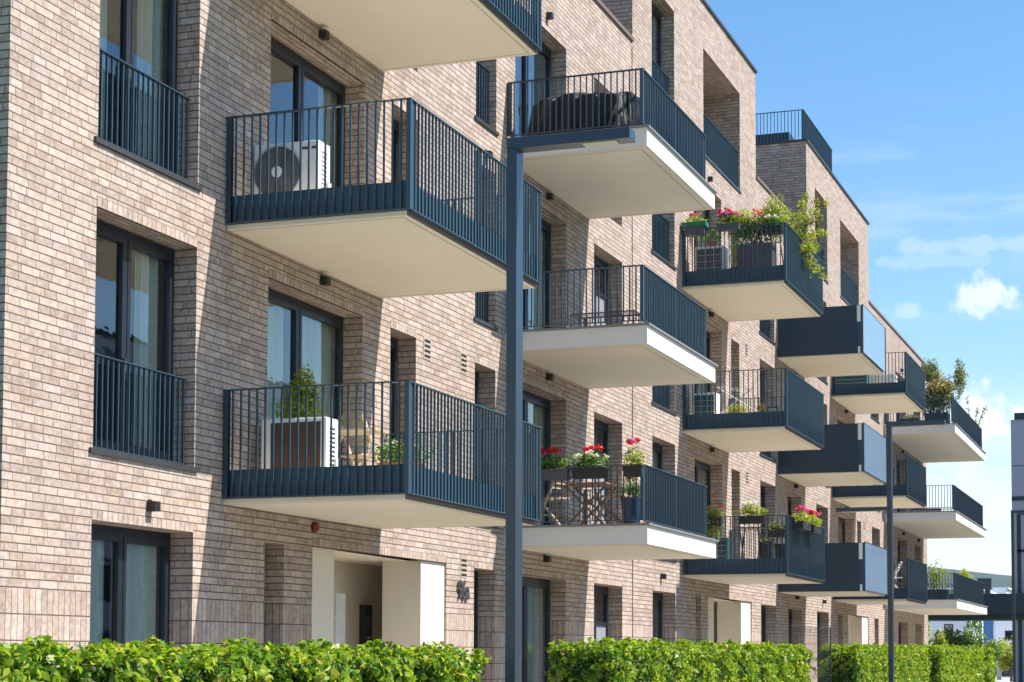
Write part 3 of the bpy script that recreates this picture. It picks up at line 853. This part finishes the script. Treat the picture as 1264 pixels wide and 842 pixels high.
def folding_table(x, y, z, rz, mat, label, w_=.7, d=.5, h=.68, group=None):
    o = empty('folding_table', (x, y, z), rz, label, 'table', group)
    s = MB(); n = 7
    for i in range(n): yy = -d/2+i*d/n; s.box(-w_/2, w_/2, yy, yy+d/n-.012, h-.02, h)
    s.build('table_top', mat, o)
    for sx in (-w_/2+.06, w_/2-.06):
        MB().beam((sx, -d/2, 0), (sx, d/2, h-.02), .025, .035).build('leg', mat, o)
        MB().beam((sx*.93, d/2, 0), (sx*.93, -d/2, h-.02), .025, .035).build('leg', mat, o)
    return o
folding_table(19.6, 9.0, 3.5, R(90), 'palewood', 'pale slatted folding table beside the lower outdoor unit')
folding_chair(20.2, 9.15, 3.5, R(70), 'palewood', 'pale slatted folding chair beside the small table on the lower near balcony')
pot('potted_plant', 18.8, 8.2, 3.5, .13, .2, 'terra', 'small white flowering plant behind the corner of the lower near balcony', 'potted plant',
    [(450, (0, 0, .32), (.22, .2, .14))], .04, 'leaf', ([(70, (0, 0, .38), (.2, .18, .1))], 'pWhite'))
pot('potted_plant', 18.9, 7.95, 3.5, .12, .2, 'terra', 'small leafy plant close to the long railing of the lower near balcony', 'potted plant',
    [(400, (0, 0, .34), (.2, .2, .16))], .04, 'leaf', ([(50, (0, 0, .4), (.18, .16, .1))], 'pWhite'))
# -- second column: covered furniture on top
def cover(x, y, z, lx, ly, h, label):
    o = empty('furniture_cover', (x, y, z), 0, label, 'furniture cover')
    nx, ny, nz = 16, 30, 12
    vs = {}; V = []; Fc = []
    def key(p): return tuple(round(q, 4) for q in p)
    def warp(a, b_, c):   # unit coords -1..1, 0..1
        r = (abs(a)**6+abs(b_)**6)**(1/6.) if (a or b_) else 0
        top = h*(.95+.03*math.sin(b_*4+1)+.02*math.cos(a*2)-.14*max(0, b_-.6)-.06*max(0, -b_-.7))
        sh = .93+.07*(1-c)
        if r > 0: k_ = min(1., 1/r*max(abs(a), abs(b_)))
        else: k_ = 1
        X = a*lx/2*sh*k_; Y = b_*ly/2*sh*k_; Z = c*top
        fold = .035*math.sin(a*9+b_*14+c*3)*(1-c*.8) + .022*math.sin(b_*31+a*22+c*2)*(1-c)
        if c >= .999: Z += .02*math.sin(a*7+b_*11)-.05*(max(abs(a), abs(b_))**6)
        else:
            X += fold*(1 if abs(a) > .99 else 0)*(1 if a > 0 else -1); Y += fold*(1 if abs(b_) > .99 else 0)*(1 if b_ > 0 else -1)
        return (X, Y, Z)
    def add(p):
        q = key(p)
        if q not in vs: vs[q] = len(V); V.append(warp(*p))
        return vs[q]
    A = [-1+2*i/nx for i in range(nx+1)]; B = [-1+2*i/ny for i in range(ny+1)]; Cc = [i/nz for i in range(nz+1)]
    for i in range(nx):
        for j in range(ny): Fc.append((add((A[i], B[j], 1.)), add((A[i+1], B[j], 1.)), add((A[i+1], B[j+1], 1.)), add((A[i], B[j+1], 1.))))
        for k in range(nz):
            for b_ in (-1., 1.): Fc.append((add((A[i], b_, Cc[k])), add((A[i+1], b_, Cc[k])), add((A[i+1], b_, Cc[k+1])), add((A[i], b_, Cc[k+1]))))
    for j in range(ny):
        for k in range(nz):
            for a in (-1., 1.): Fc.append((add((a, B[j], Cc[k])), add((a, B[j+1], Cc[k])), add((a, B[j+1], Cc[k+1])), add((a, B[j], Cc[k+1]))))
    mb = MB(); mb.v = V; mb.f = Fc; mb.mi = [0]*len(Fc)
    mb.build('tarpaulin', 'tarp', o, smooth=True)
    cb = MB()
    for (p, q) in (((-lx/2-.02, -ly/2+.42, .1), (-lx/2-.0, -ly/2+.2, h*.9)), ((-lx/2-.02, -ly/2+.12, .12), (-lx/2-.0, -ly/2+.25, h*.85))): cb.tube(p, q, .006, 5)
    cb.build('strap', 'midgrey', o)
    return o
cover(27.75, 8.72, 9.58, 1.2, 1.80, .76, 'black tarpaulin cover over furniture on the uppermost white edged balcony')
# second column, middle: low drying rack
def rack(x, y, z, w_, d, h, label):
    o = empty('drying_rack', (x, y, z), 0, label, 'drying rack')
    g = MB()
    for xx in (0, d): g.tube((xx, 0, h), (xx, w_, h), .009).tube((xx, 0, 0), (xx, 0, h), .009).tube((xx, w_, 0), (xx, w_, h), .009)
    g.tube((0, 0, h), (d, 0, h), .009).tube((0, w_, h), (d, w_, h), .009)
    g.build('frame', 'coping', o)
    g = MB()
    for i in range(1, 5): g.tube((d*i/5, 0, h), (d*i/5, w_, h), .004, 5)
    g.build('rod', 'coping', o); return o
rack(27.2, 7.85, 6.58, 1.0, .4, .26, 'low dark metal drying rack on the middle white edged balcony')
# second column, bottom balcony: dining set and flower boxes
d1 = 3.58
flower_box(26.86, 9.02, 4.26, .50, 'y', 'grey', 'flower box with red geraniums behind the big lamp post, leftmost of its railing', 'leaf', [('pRed', 6, 1.35), ('pLilac', 2, 1.3)], group=None)
flower_box(26.86, 8.44, 4.27, .52, 'y', 'black', 'flower box with white and a few red blooms, middle of the dining balcony railing', 'leaf', [('pRed', 5, 1.4), ('pWhite', 7, .9)], group=None)
flower_box(26.9, 7.76, 4.28, .28, 'y', 'black', 'small flower pot box at the rail corner of the dining balcony', 'leafY', [('pPink', 3, 1.4), ('pRed', 2, 1.5)], group=None, bush=.25)
folding_table(27.9, 8.75, d1, 0, 'wood', 'brown wooden table between the chairs of the dining balcony', .7, .7, .7)
folding_chair(27.5, 9.2, d1, R(160), 'palewood', 'pale worn wooden chair on the wall side of the dining balcony table')
folding_chair(27.35, 8.3, d1, R(200), 'wood', 'brown wooden chair nearest the rail corner on the dining balcony')
folding_chair(28.5, 8.1, d1, R(30), 'wood', 'brown wooden chair behind the table, by the long railing of the dining balcony')
pot('potted_plant', 27.35, 7.93, d1, .17, .42, 'bluepot', 'dark blue pot of white flowers at the corner of the dining balcony', 'potted plant',
    [(500, (0, 0, .55), (.2, .2, .16))], .04, 'leaf', ([(120, (0, 0, .62), (.2, .2, .12))], 'pWhite'))
# third column, top: the garden balcony
d3 = 9.5
flower_box(37.57, 9.52, 10.33, .42, 'y', 'grey', 'grey flower box under a bright green tray at the wall end of the garden rail', 'leafY', [('pPink', 3, 1.3)], group=None, lid='green', bush=.22, hh=.17)
flower_box(37.55, 8.80, 10.38, .46, 'y', 'grey', 'grey flower box full of pink and purple blooms on the garden balcony', 'leaf', [('pPink', 14, 1.0), ('pLilac', 8, .9), ('pRed', 3, 1.4)], group=None, hh=.13)
flower_box(37.9, 7.95, 10.32, .4, 'y', 'black', 'black flower box with white blooms in the rail corner of the garden balcony', 'leaf', [('pWhite', 8, .9)], group=None)
def planter_box(x, y, z, lx, ly, h, mat, label, blobs, ls, lm, fl=None, name='planter'):
    o = empty(name, (x, y, z), 0, label, 'planter')
    MB().box(-lx/2, lx/2, -ly/2, ly/2, 0, h).build('box', mat, o, bevel=.012)
    s = MB()
    for i in range(10): s.tube((random.uniform(-lx/3, lx/3), random.uniform(-ly/3, ly/3), h*.9), (random.uniform(-lx/2, lx/2)*1.2, random.uniform(-ly/2, ly/2)*1.3, h+random.uniform(.3, .6)), .01, 5, .004)
    s.build('stem', 'bark', o)
    for q, (bl, m_) in enumerate(zip(blobs, lm)): foliage('foliage', bl, ls, m_, o)
    if fl: foliage('blossom', fl[0], .045, fl[1], o, aspect=.9)
    return o
planter_box(38.15, 8.35, d3, .45, .75, .66, 'grey', 'tall dark grey planter with yellow green shrub and orange flowers',
    [[(1600, (0, .25, .95), (.28, .36, .27)), (2000, (0, -.25, 1.0), (.3, .38, .36))], [(1900, (.0, .3, 1.15), (.27, .4, .27)), (2000, (.1, -.35, 1.3), (.27, .32, .36))]], .05, ['leaf', 'leafY'],
    ([(60, (-.2, -.05, 1.3), (.1, .14, .08))], 'pOrange'))
# hanging / leaning tree that spills over the long rail
def small_tree(name, x, y, z, potr, poth, pm, label, cat, stems, blobs, ls, lms):
    o = empty(name, (x, y, z), 0, label, cat)
    MB().lathe(0, 0, [(potr*.75, 0), (potr, poth), (potr*.88, poth), (.001, poth*.93)], 18).build('pot', pm, o)
    s = MB()
    for (a, b_, r) in stems: s.tube(a, b_, r, 6, r*.45)
    s.build('trunk', 'bark', o)
    for bl, lm in zip(blobs, lms): foliage('foliage', bl, ls, lm, o)
    return o
br = []; bl = []
for i in range(44):
    a = (random.uniform(-.1, .8), random.uniform(-.3, .1), random.uniform(.7, 1.3)); b2 = (a[0]+random.uniform(-.2, 1.1), a[1]+random.uniform(-.55, .2), a[2]+random.uniform(-.7, .75))
    br.append((a, b2, .008))
    for t_ in (.35, .7, 1.):
        bl.append((60, tuple(a[j]+(b2[j]-a[j])*t_ for j in range(3)), (.11, .11, .1)))
br.append(((0, 0, .3), (.3, -.1, 1.0), .02)); br.append(((0, 0, .3), (-.1, .1, 1.2), .015))
small_tree('potted_tree', 39.0, 7.95, d3, .2, .35, 'black', 'loose leafy tree leaning out over the long rail of the garden balcony', 'potted tree', br, [bl[:70], bl[70:]], .05, ['leafY', 'leafD'])
# wire crate and plants
def crate(x, y, z, lx, ly, h, label, fm='white', inner='grey', name='cabinet', cat='cabinet'):
    o = empty(name, (x, y, z), 0, label, cat)
    MB().box(-lx/2, lx/2, -ly/2, ly/2, 0.03, h).build('body', fm, o, bevel=.01)
    MB().box(-lx/2-.006, -lx/2-.0005, -ly/2+.04, ly/2-.04, .07, h-.05).build('front', inner, o)
    g = MB()
    for i in range(5): zz = .07+(h-.12)*i/4; g.box(-lx/2-.012, -lx/2-.007, -ly/2+.035, ly/2-.035, zz-.004, zz+.004)
    for i in range(4): yy = -ly/2+.04+(ly-.08)*i/3; g.box(-lx/2-.0175, -lx/2-.0125, yy-.004, yy+.004, .06, h-.04)
    g.build('grille', 'wire', o)
    MB().box(-lx/2+.02, lx/2-.02, -ly/2+.02, ly/2-.02, 0, .03).build('foot', 'black', o)
    return o
crate(38.1, 9.3, d3, .35, .62, .66, 'white cabinet with dark gridded front on the garden balcony', 'white', 'grey')
pot('potted_plant', 38.1, 9.3, d3+.66, .12, .12, 'terra', 'upright fresh green plant standing on the gridded cabinet', 'potted plant', [(500, (0, 0, .24), (.16, .28, .16))], .045, 'leaf')
pot('potted_plant', 38.3, 8.82, d3, .12, .25, 'terra', 'thin yellow green plant in a clay pot between cabinet and planter', 'potted plant', [(300, (0, 0, .42), (.14, .14, .25)), (150, (0, .03, .68), (.08, .1, .16))], .045, 'leafY')
# climbing plant on the wall by the door
o = empty('climbing_plant', (38.4, W-.15, d3), 0, 'thin yellow leaved climbing plant by the wall end of the garden balcony', 'climbing plant')
g = MB(); g.tube((0, 0, 0), (.02, .02, 1.1), .012).tube((.02, .02, 1.1), (-.05, -.1, 1.35), .006).tube((.02, .02, 1.1), (.7, .03, 2.0), .006); g.build('stem', 'bark', o)
foliage('foliage', [(260, (-.05, 0, 1.15), (.15, .12, .25)), (90, (.5, .03, 1.9), (.3, .1, .2))], .05, 'leafY', o)
# third column, middle
crate(38.1, 9.42, 6.5, .4, .5, .58, 'pale box with teal side near the wall on the middle fascia balcony', 'white', 'teal')
o = empty('drying_rack', (38.3, 8.75, 6.5), 0, 'white wing drying rack beside the pale box', 'drying rack')
g = MB()
g.tube((0, .5, .75), (0, -.35, .2), .01).tube((0, .5, .12), (0, -.3, .72), .01).tube((.5, .5, .75), (.5, -.35, .2), .01)
g.build('leg', 'wire', o)
g = MB()
for i in range(7): t_ = i/6; g.tube((-.05, .5-.5*t_, .78-.1*t_), (.6, .5-.5*t_, .78-.1*t_), .005, 5)
g.build('rod', 'wire', o)
pot('potted_plant', 37.95, 8.75, 6.5, .12, .15, 'terra', 'low spreading green plant under the wing drying rack', 'potted plant', [(400, (0, 0, .22), (.18, .28, .1))], .045, 'leafY')
pot('potted_plant', 38.3, 8.3, 6.5, .1, .16, 'black', 'dark red leaved small plant on the middle fascia balcony', 'potted plant', [(200, (0, 0, .26), (.12, .12, .1))], .04, 'leafD', ([(25, (0, 0, .3), (.1, .1, .06))], 'pRed'))
crate(38.2, 8.02, 6.5, .25, .22, .26, 'small teal box near the corner of the middle fascia balcony', 'teal', 'teal')
# third column, bottom
flower_box(37.65, 9.2, 4.28, .4, 'y', 'black', 'black flower box with trailing greenery near the wall of the lower flower balcony', 'leafY', [('pOrange', 2, 1.2)], group=None, trail=.45)
flower_box(37.55, 8.34, 4.30, .52, 'y', 'black', 'black flower box with small white blooms, middle of the lower flower balcony', 'leafY', [('pWhite', 9, 1.15)], group=None)
flower_box(37.62, 7.86, 4.02, .3, 'y', 'black', 'small black box hung lower on the rail near the corner of the lower flower balcony', 'leafD', [], group=None, bush=.1)
for (x, lb, fm) in ((38.5, 'first black flower box of pink geraniums on the sunny outer rail, nearer the corner', 'pPink'), (39.7, 'second black flower box of red pink geraniums on the sunny outer rail, farther along', 'pRed')):
    flower_box(x, 7.5, 4.22, .85, 'x', 'black', lb, 'leafY', [('pPink', 12, 1.2), (fm, 8, 1.25), ('pWhite', 4, .5)], group=None, bush=.22)
crate(38.1, 9.25, 3.5, .3, .6, .56, 'teal storage box by the wall of the lower flower balcony', 'teal', 'metal')
folding_table(38.6, 8.6, 3.5, R(90), 'coping', 'thin dark metal bistro table on the lower flower balcony', .5, .45, .8)
pot('potted_plant', 37.95, 8.2, 3.5, .1, .45, 'black', 'tall black pot in front of the thin metal table', 'potted plant', [(60, (0, 0, .5), (.08, .08, .06))], .04, 'leafD')
pot('potted_plant', 38.2, 7.92, 3.5, .1, .42, 'black', 'tall black pot with a thin upright plant at the rail corner', 'potted plant', [(200, (0, .1, .75), (.1, .16, .22))], .04, 'leafY')
# fifth column
crate(55.5, 9.3, d3, .5, .95, .55, 'teal storage box on the fifth column top balcony', 'teal', 'teal')
crate(56.2, 8.5, d3, .5, .8, .5, 'white low cabinet next to the teal box', 'white', 'cloth')
folding_chair(56.0, 8.2, 3.5, R(180), 'white', 'white slatted chair on the far lowest balcony', None)
# sixth column: big bushes on top
br = [((0, 0, .4), (random.uniform(-.5, .5), random.uniform(-.5, .5), random.uniform(1.2, 2.1)), .02) for i in range(8)]
planter_box(66.3, 8.15, 9.58, .7, .8, .5, 'metal2', 'tall olive and orange bush in a dark planter on the far top balcony',
    [[(3600, (0, .1, .95), (.55, .75, .5)), (1100, (.2, -.75, 1.75), (.4, .22, .6)), (1400, (0, .25, 1.95), (.4, .4, .45))], [(2200, (-.1, -.15, 1.4), (.45, .55, .4)), (800, (-.3, .55, 1.2), (.3, .3, .3))]], .085, ['leafD', 'leafO'])
planter_box(67.2, 9.2, 9.58, .7, .7, .45, 'metal2', 'wide dark planter with low greenery by the wall of the far top balcony', [[(300, (0, 0, .5), (.35, .35, .12))]], .07, ['leafD'])
o = empty('potted_shrub', (73.0, 7.7, 9.58), 0, 'sparse twiggy shrub standing above the far end of the top rail', 'potted shrub')
MB().lathe(0, 0, [(.15, 0), (.2, .4), (.17, .4), (.001, .37)], 14).build('pot', 'grey', o)
g = MB(); bs = []
for (dx, dy, dz) in ((.1, .15, 1.9), (-.1, -.25, 1.45), (.2, -.5, 1.5), (.0, .3, 1.3)):
    g.tube((0, 0, .35), (dx, dy, dz), .014, 5, .005)
    for t_ in (.45, .6, .75, .9, 1): bs.append((16, (dx*t_, dy*t_, .35+(dz-.35)*t_), (.1, .1, .13)))
g.build('stem', 'bark', o); foliage('foliage', bs, .08, 'leafD', o)
# sixth column, bottom
for (x, y, lb, lm, hh_) in ((65.8, 9.0, 'reddish flowering planter box on the far lowest balcony', 'leafO', .3), (65.9, 8.2, 'tall yellow green reed planter on the far lowest balcony', 'leafY', .75)):
    planter_box(x, y, 3.58, .5, .8, .35, 'metal2', lb, [[(900, (0, 0, .35+hh_*.6), (.3, .5, hh_*.7))]], .07, [lm])
pot('potted_plant', 70.5, 7.75, 3.58, .2, .3, 'grey', 'fresh green plant rising above the outer rail of the far lowest balcony', 'potted plant', [(700, (0, 0, .95), (1.0, .25, .3))], .09, 'leafY')
crate(66.5, 8.6, 6.58, .4, 1.0, .2, 'long low dark box on the far middle balcony', 'metal2', 'grey')
# by the first entrance
o = empty('mailbox', (22.8, W+.9, .32), 0, 'white stacked mailbox with dark slots in the first entrance portal', 'mailbox')
MB().box(0, .3, 0, .34, 0, 2.12).build('body', 'cloth', o, bevel=.005)
g = MB()
for i in range(16): g.box(-.004, 0, .03, .31, .15+i*.12, .18+i*.12)
g.build('slot', 'black', o)
o = empty('intercom', (24.3, W+1.155, .32), 0, 'narrow black intercom column in the first entrance portal', 'intercom')
MB().box(0, .26, 0, .09, 0, 2.0).build('body', 'black', o, bevel=.008)
MB().box(.04, .2, -.004, 0, 1.65, 1.85).build('screen', 'grey', o)
g = MB()
for i in range(5): g.box(.06, .18, -.006, 0, 1.3+i*.055, 1.33+i*.055)
g.build('button', 'wire', o)
fo_ = empty('wire_fence', (30.9, 6.2, .1), 0, 'thin dark wire fence in the gap between two hedges', 'fence')
g = MB()
for i in range(32): g.box(i*.115, i*.115+.006, -.003, .003, 0, 2.02)
for i in range(8): g.box(0, 3.6, -.006, -.0031, .05+i*.28, .056+i*.28)
g.build('mesh_panel', 'coping', fo_)
for x in (0, 3.6): MB().box(x-.014, x+.014, .0035, .03, 0, 2.05).build('post', 'coping', fo_)
# dry ornamental grass in the hedge gap
o = empty('ornamental_grass', (17.3, 6.55, .1), 0, 'straw coloured ornamental grass clump in the gap beside the lamp post', 'ornamental grass')
n = 900; base = rng.normal(0, .07, (n, 3)); base[:, 2] = 0
a = rng.normal(0, .5, (n, 3)); a[:, 2] = 1.5; a /= np.linalg.norm(a, axis=1, keepdims=True); L = rng.uniform(.7, 1.3, n)[:, None]
side = np.cross(a, rng.normal(size=(n, 3))); side /= np.linalg.norm(side, axis=1, keepdims=True)
tip = base+a*L; mid = base+a*L*.5+np.array([0, 0, .08])
np_mesh('blades', np.stack([base-side*.004, mid-side*.005, tip, mid+side*.005], 1), 4, 'straw', o)

# ------------------------------------------------------------------ the far end of the street
pb = empty('panel_building', (95, 0, 0), 0, 'mauve panelled building with dark roof edge at the right edge', 'building')
MB().box(0, 22, -14, 8.13, 0, 13.3).build('wall', 'mauve', pb)
MB().box(-.1, 22.1, -14.1, 7.95, 13.3, 13.62).build('roof', 'metal2', pb)
g = MB()
for y in np.arange(-13, 8, 1.05): g.box(-.012, -.001, y, y+.03, 4.8, 13.3)
g.box(-.014, -.001, -14, 8.13, 11.0, 11.03)
g.build('panel_joint', 'coping', pb)
g = MB(); g.box(-.06, -.001, -14, 8.13, 9.3, 9.5); g.box(-.06, -.001, -14, 7.9, 6.75, 6.9); g.box(-.06, -.001, -14, 7.9, 8.6, 8.8); g.box(-.06, -.001, 7.72, 7.9, 0, 8.6); g.build('dark_band', 'metal2', pb)
f = MB().box(-.05, -.001, 4, 7.3, .6, 3.3).build('window', 'frame', pb)
MB().quad((-.055, 4.1, .7), (-.055, 7.2, .7), (-.055, 7.2, 3.2), (-.055, 4.1, 3.2)).build('pane', 'glass', f)
br_ = empty('footbridge', (97, 11, 0), 0, 'dark navy footbridge crossing the end of the street above the white houses', 'footbridge')
MB().box(-2.6, -2.2, -9, 15, 3.72, 4.72).box(.8, 1.2, -9, 15, 3.72, 4.72).build('side_beam', 'metal2', br_)
MB().box(-2.2, .8, -9, 15, 3.45, 3.71).build('deck', 'metal2', br_)
for y in (14.3,): MB().box(-1.2, -.6, y, y+.5, 0, 3.45).build('pier', 'concrete', br_)
def house(name, x, y0, y1, dx, h, mat, label, wins, z0=0):
    o = empty(name, (x, y0, z0), 0, label, 'house')
    MB().box(0, dx, 0, y1-y0, 0, h).build('wall', mat, o)
    MB().box(-.15, dx+.15, -.15, y1-y0+.15, h, h+.25).build('roof', 'coping', o)
    for (ya, yb, za, zb_) in wins:
        f = MB().box(-.04, -.001, ya, yb, za, zb_).build('window', 'frame', o)
        MB().box(-.05, -.0405, ya+.08, yb-.08, za+.08, zb_-.08).build('pane', 'glass', f)
    return o
house('white_house', 150, 16.2, 26, 9, 5.8, 'whitehouse', 'white house with small upright windows under the footbridge, left', [(1.2, 1.9, 2.0, 4.2), (5.2, 5.9, 2.6, 4.6), (7.0, 7.7, 2.6, 4.6)])
house('white_house', 158, 6, 15.1, 10, 5.9, 'whitehouse', 'pale house with a small window and blue shutter under the footbridge, right', [(7.6, 8.2, 3.0, 3.8), (4.0, 4.6, 1.0, 3)])
MB().box(0, .1, 0, .8, 0, 5.3).build('blue_shutter', plain('blue_paint', (.03, .12, .3), .5), bpy.data.objects['white_house.001'], (-.12, 9.11, .4))
fo = empty('fence', (140, 12, 0), 0, 'dark panel fence with a pale post at the end of the street', 'fence')
MB().box(0, .08, -.2, .85, .25, 2.2).build('panel', 'metal2', fo); MB().box(0, .08, 1.2, 2.6, .25, 2.5).build('panel', 'metal2', fo)
MB().box(-.05, .15, .87, 1.18, 0, 2.35).build('post', 'concrete', fo)
# distant works, tower, hills
o = empty('factory_hall', (430, 43.6, 0), 0, 'long white factory hall far off below the hills', 'factory')
MB().box(0, 60, 0, 46, 0, 16.5).box(60.5, 110, 0, 46, 0, 19.0).build('wall', 'roofwhite', o); MB().box(60.2, 111, -.6, 47, 19.01, 19.4).box(-1, 60, -.6, 47, 16.5, 16.9).build('roof', 'roofwhite', o)
MB().box(3, 56, -.3, 0, 9.5, 10.8).build('window_band', 'frame', o)
o = empty('office_block', (560, 60, 0), 0, 'pale office block beyond the factory hall', 'office block')
MB().box(0, 30, 0, 34, 0, 19.5).build('wall', 'roofwhite', o)
for i in range(6): MB().box(-.3, -.01, 2+i*5.4, 5+i*5.4, 15, 17.5).build('window', 'frame', o)
o = empty('tower', (424, 41.2, 0), 0, 'slim dark blue tower in front of the hills', 'tower')
MB().box(0, 1.6, 0, 1.1, 0, 18.5).build('shaft', 'metal2', o); MB().box(-.5, 2.2, -.4, 2.6, 16.6, 19).build('head', 'metal2', o)
# wooded hills
nx, ny = 60, 30; V = []; Fh = []
for i in range(nx+1):
    for j in range(ny+1):
        y = -1800+5200*i/nx; x = 2300+1900*j/ny
        hgt = (144+max(-60, min(70, (y-320)*.1))+4*math.sin(y/61)+2.5*math.sin(y/23+x/90))*math.sin(min(1, j/14)*math.pi/2)
        V.append((x, y, hgt-2))
for i in range(nx):
    for j in range(ny):
        a = i*(ny+1)+j; Fh.append((a, a+ny+1, a+ny+2, a+1))
mb = MB(); mb.v = V; mb.f = Fh; mb.mi = [0]*len(Fh); tag(mb.build('hills', 'hill', smooth=True), kind='structure')

# trees and shrubs at the end of the street
def tree(x, y, h, r, label, lm, n=2600, ls=.16):
    o = empty('tree', (x, y, 0), 0, label, 'tree')
    g = MB(); g.tube((0, 0, 0), (0, 0, h*.45), .12*h/4, 8, .07*h/4)
    bs = []
    for i in range(11):
        a = random.uniform(0, 6.28); q = random.uniform(.35, .8)*r; z = h*random.uniform(.35, .9)
        p = (math.cos(a)*q, math.sin(a)*q, z); g.tube((0, 0, h*.3), p, .035*h/4, 5, .012)
        bs.append((n//11, p, (r*.45, r*.45, h*.17)))
    g.build('trunk', 'bark', o); foliage('crown', bs, ls, lm, o)
    return o
tree(88, 11.2, 3.3, .75, 'rounded green tree right behind the brick building corner', 'leafY')
tree(96, 11.4, 2.9, 1.0, 'low bright shrub tree in front of the left white house', 'leafY')
tree(104, 11.9, 2.7, 1.0, 'grey green low tree right of the bright shrub tree', 'leaf')
tree(118, 12.2, 4.2, 1.15, 'taller green tree standing between the two white houses', 'leaf', 3600)
tree(124, 11.9, 2.7, 1.0, 'pale green bush below the blue shutter', 'leafY')
tree(130, 11.3, 3.2, .95, 'yellowish small tree in front of the right white house', 'leafY')

# opposite side of the street, out of frame, mirrored in the windows
ob = empty('opposite_building', (36, -24, 0), 0, 'pale block across the street seen only as a reflection in the window panes', 'building')
MB().box(0, 70, -12, 0, 0, 15.5).build('wall', 'whitehouse', ob)
MB().box(-.3, 70.3, -12.3, .3, 15.5, 15.8).build('roof', 'coping', ob)
f = MB(); p = MB()
for k in range(5):
    for i in range(17):
        x = 2+i*4; f.box(x, x+1.8, .001, .05, .8+3*k, 2.7+3*k); p.box(x+.1, x+1.7, .0505, .06, .9+3*k, 2.6+3*k)
f = f.build('window', 'frame', ob); p.build('pane', 'glass', f)

# air: far hills fade to blue
hz = MB().box(-60, 4600, -1900, 3500, -4, 260).build('haze', 'brick'); tag(hz, kind='stuff')
hm = bpy.data.materials.new('haze'); hm.use_nodes = True; t = NT(hm.node_tree); t.n.clear()
pv = t.node('ShaderNodeVolumePrincipled'); pv.inputs['Color'].default_value = (.72, .86, 1, 1); pv.inputs['Density'].default_value = .00006; pv.inputs['Anisotropy'].default_value = .2
o_ = t.node('ShaderNodeOutputMaterial'); t.l.new(pv.outputs[0], o_.inputs['Volume'])
hz.data.materials.clear(); hz.data.materials.append(hm)
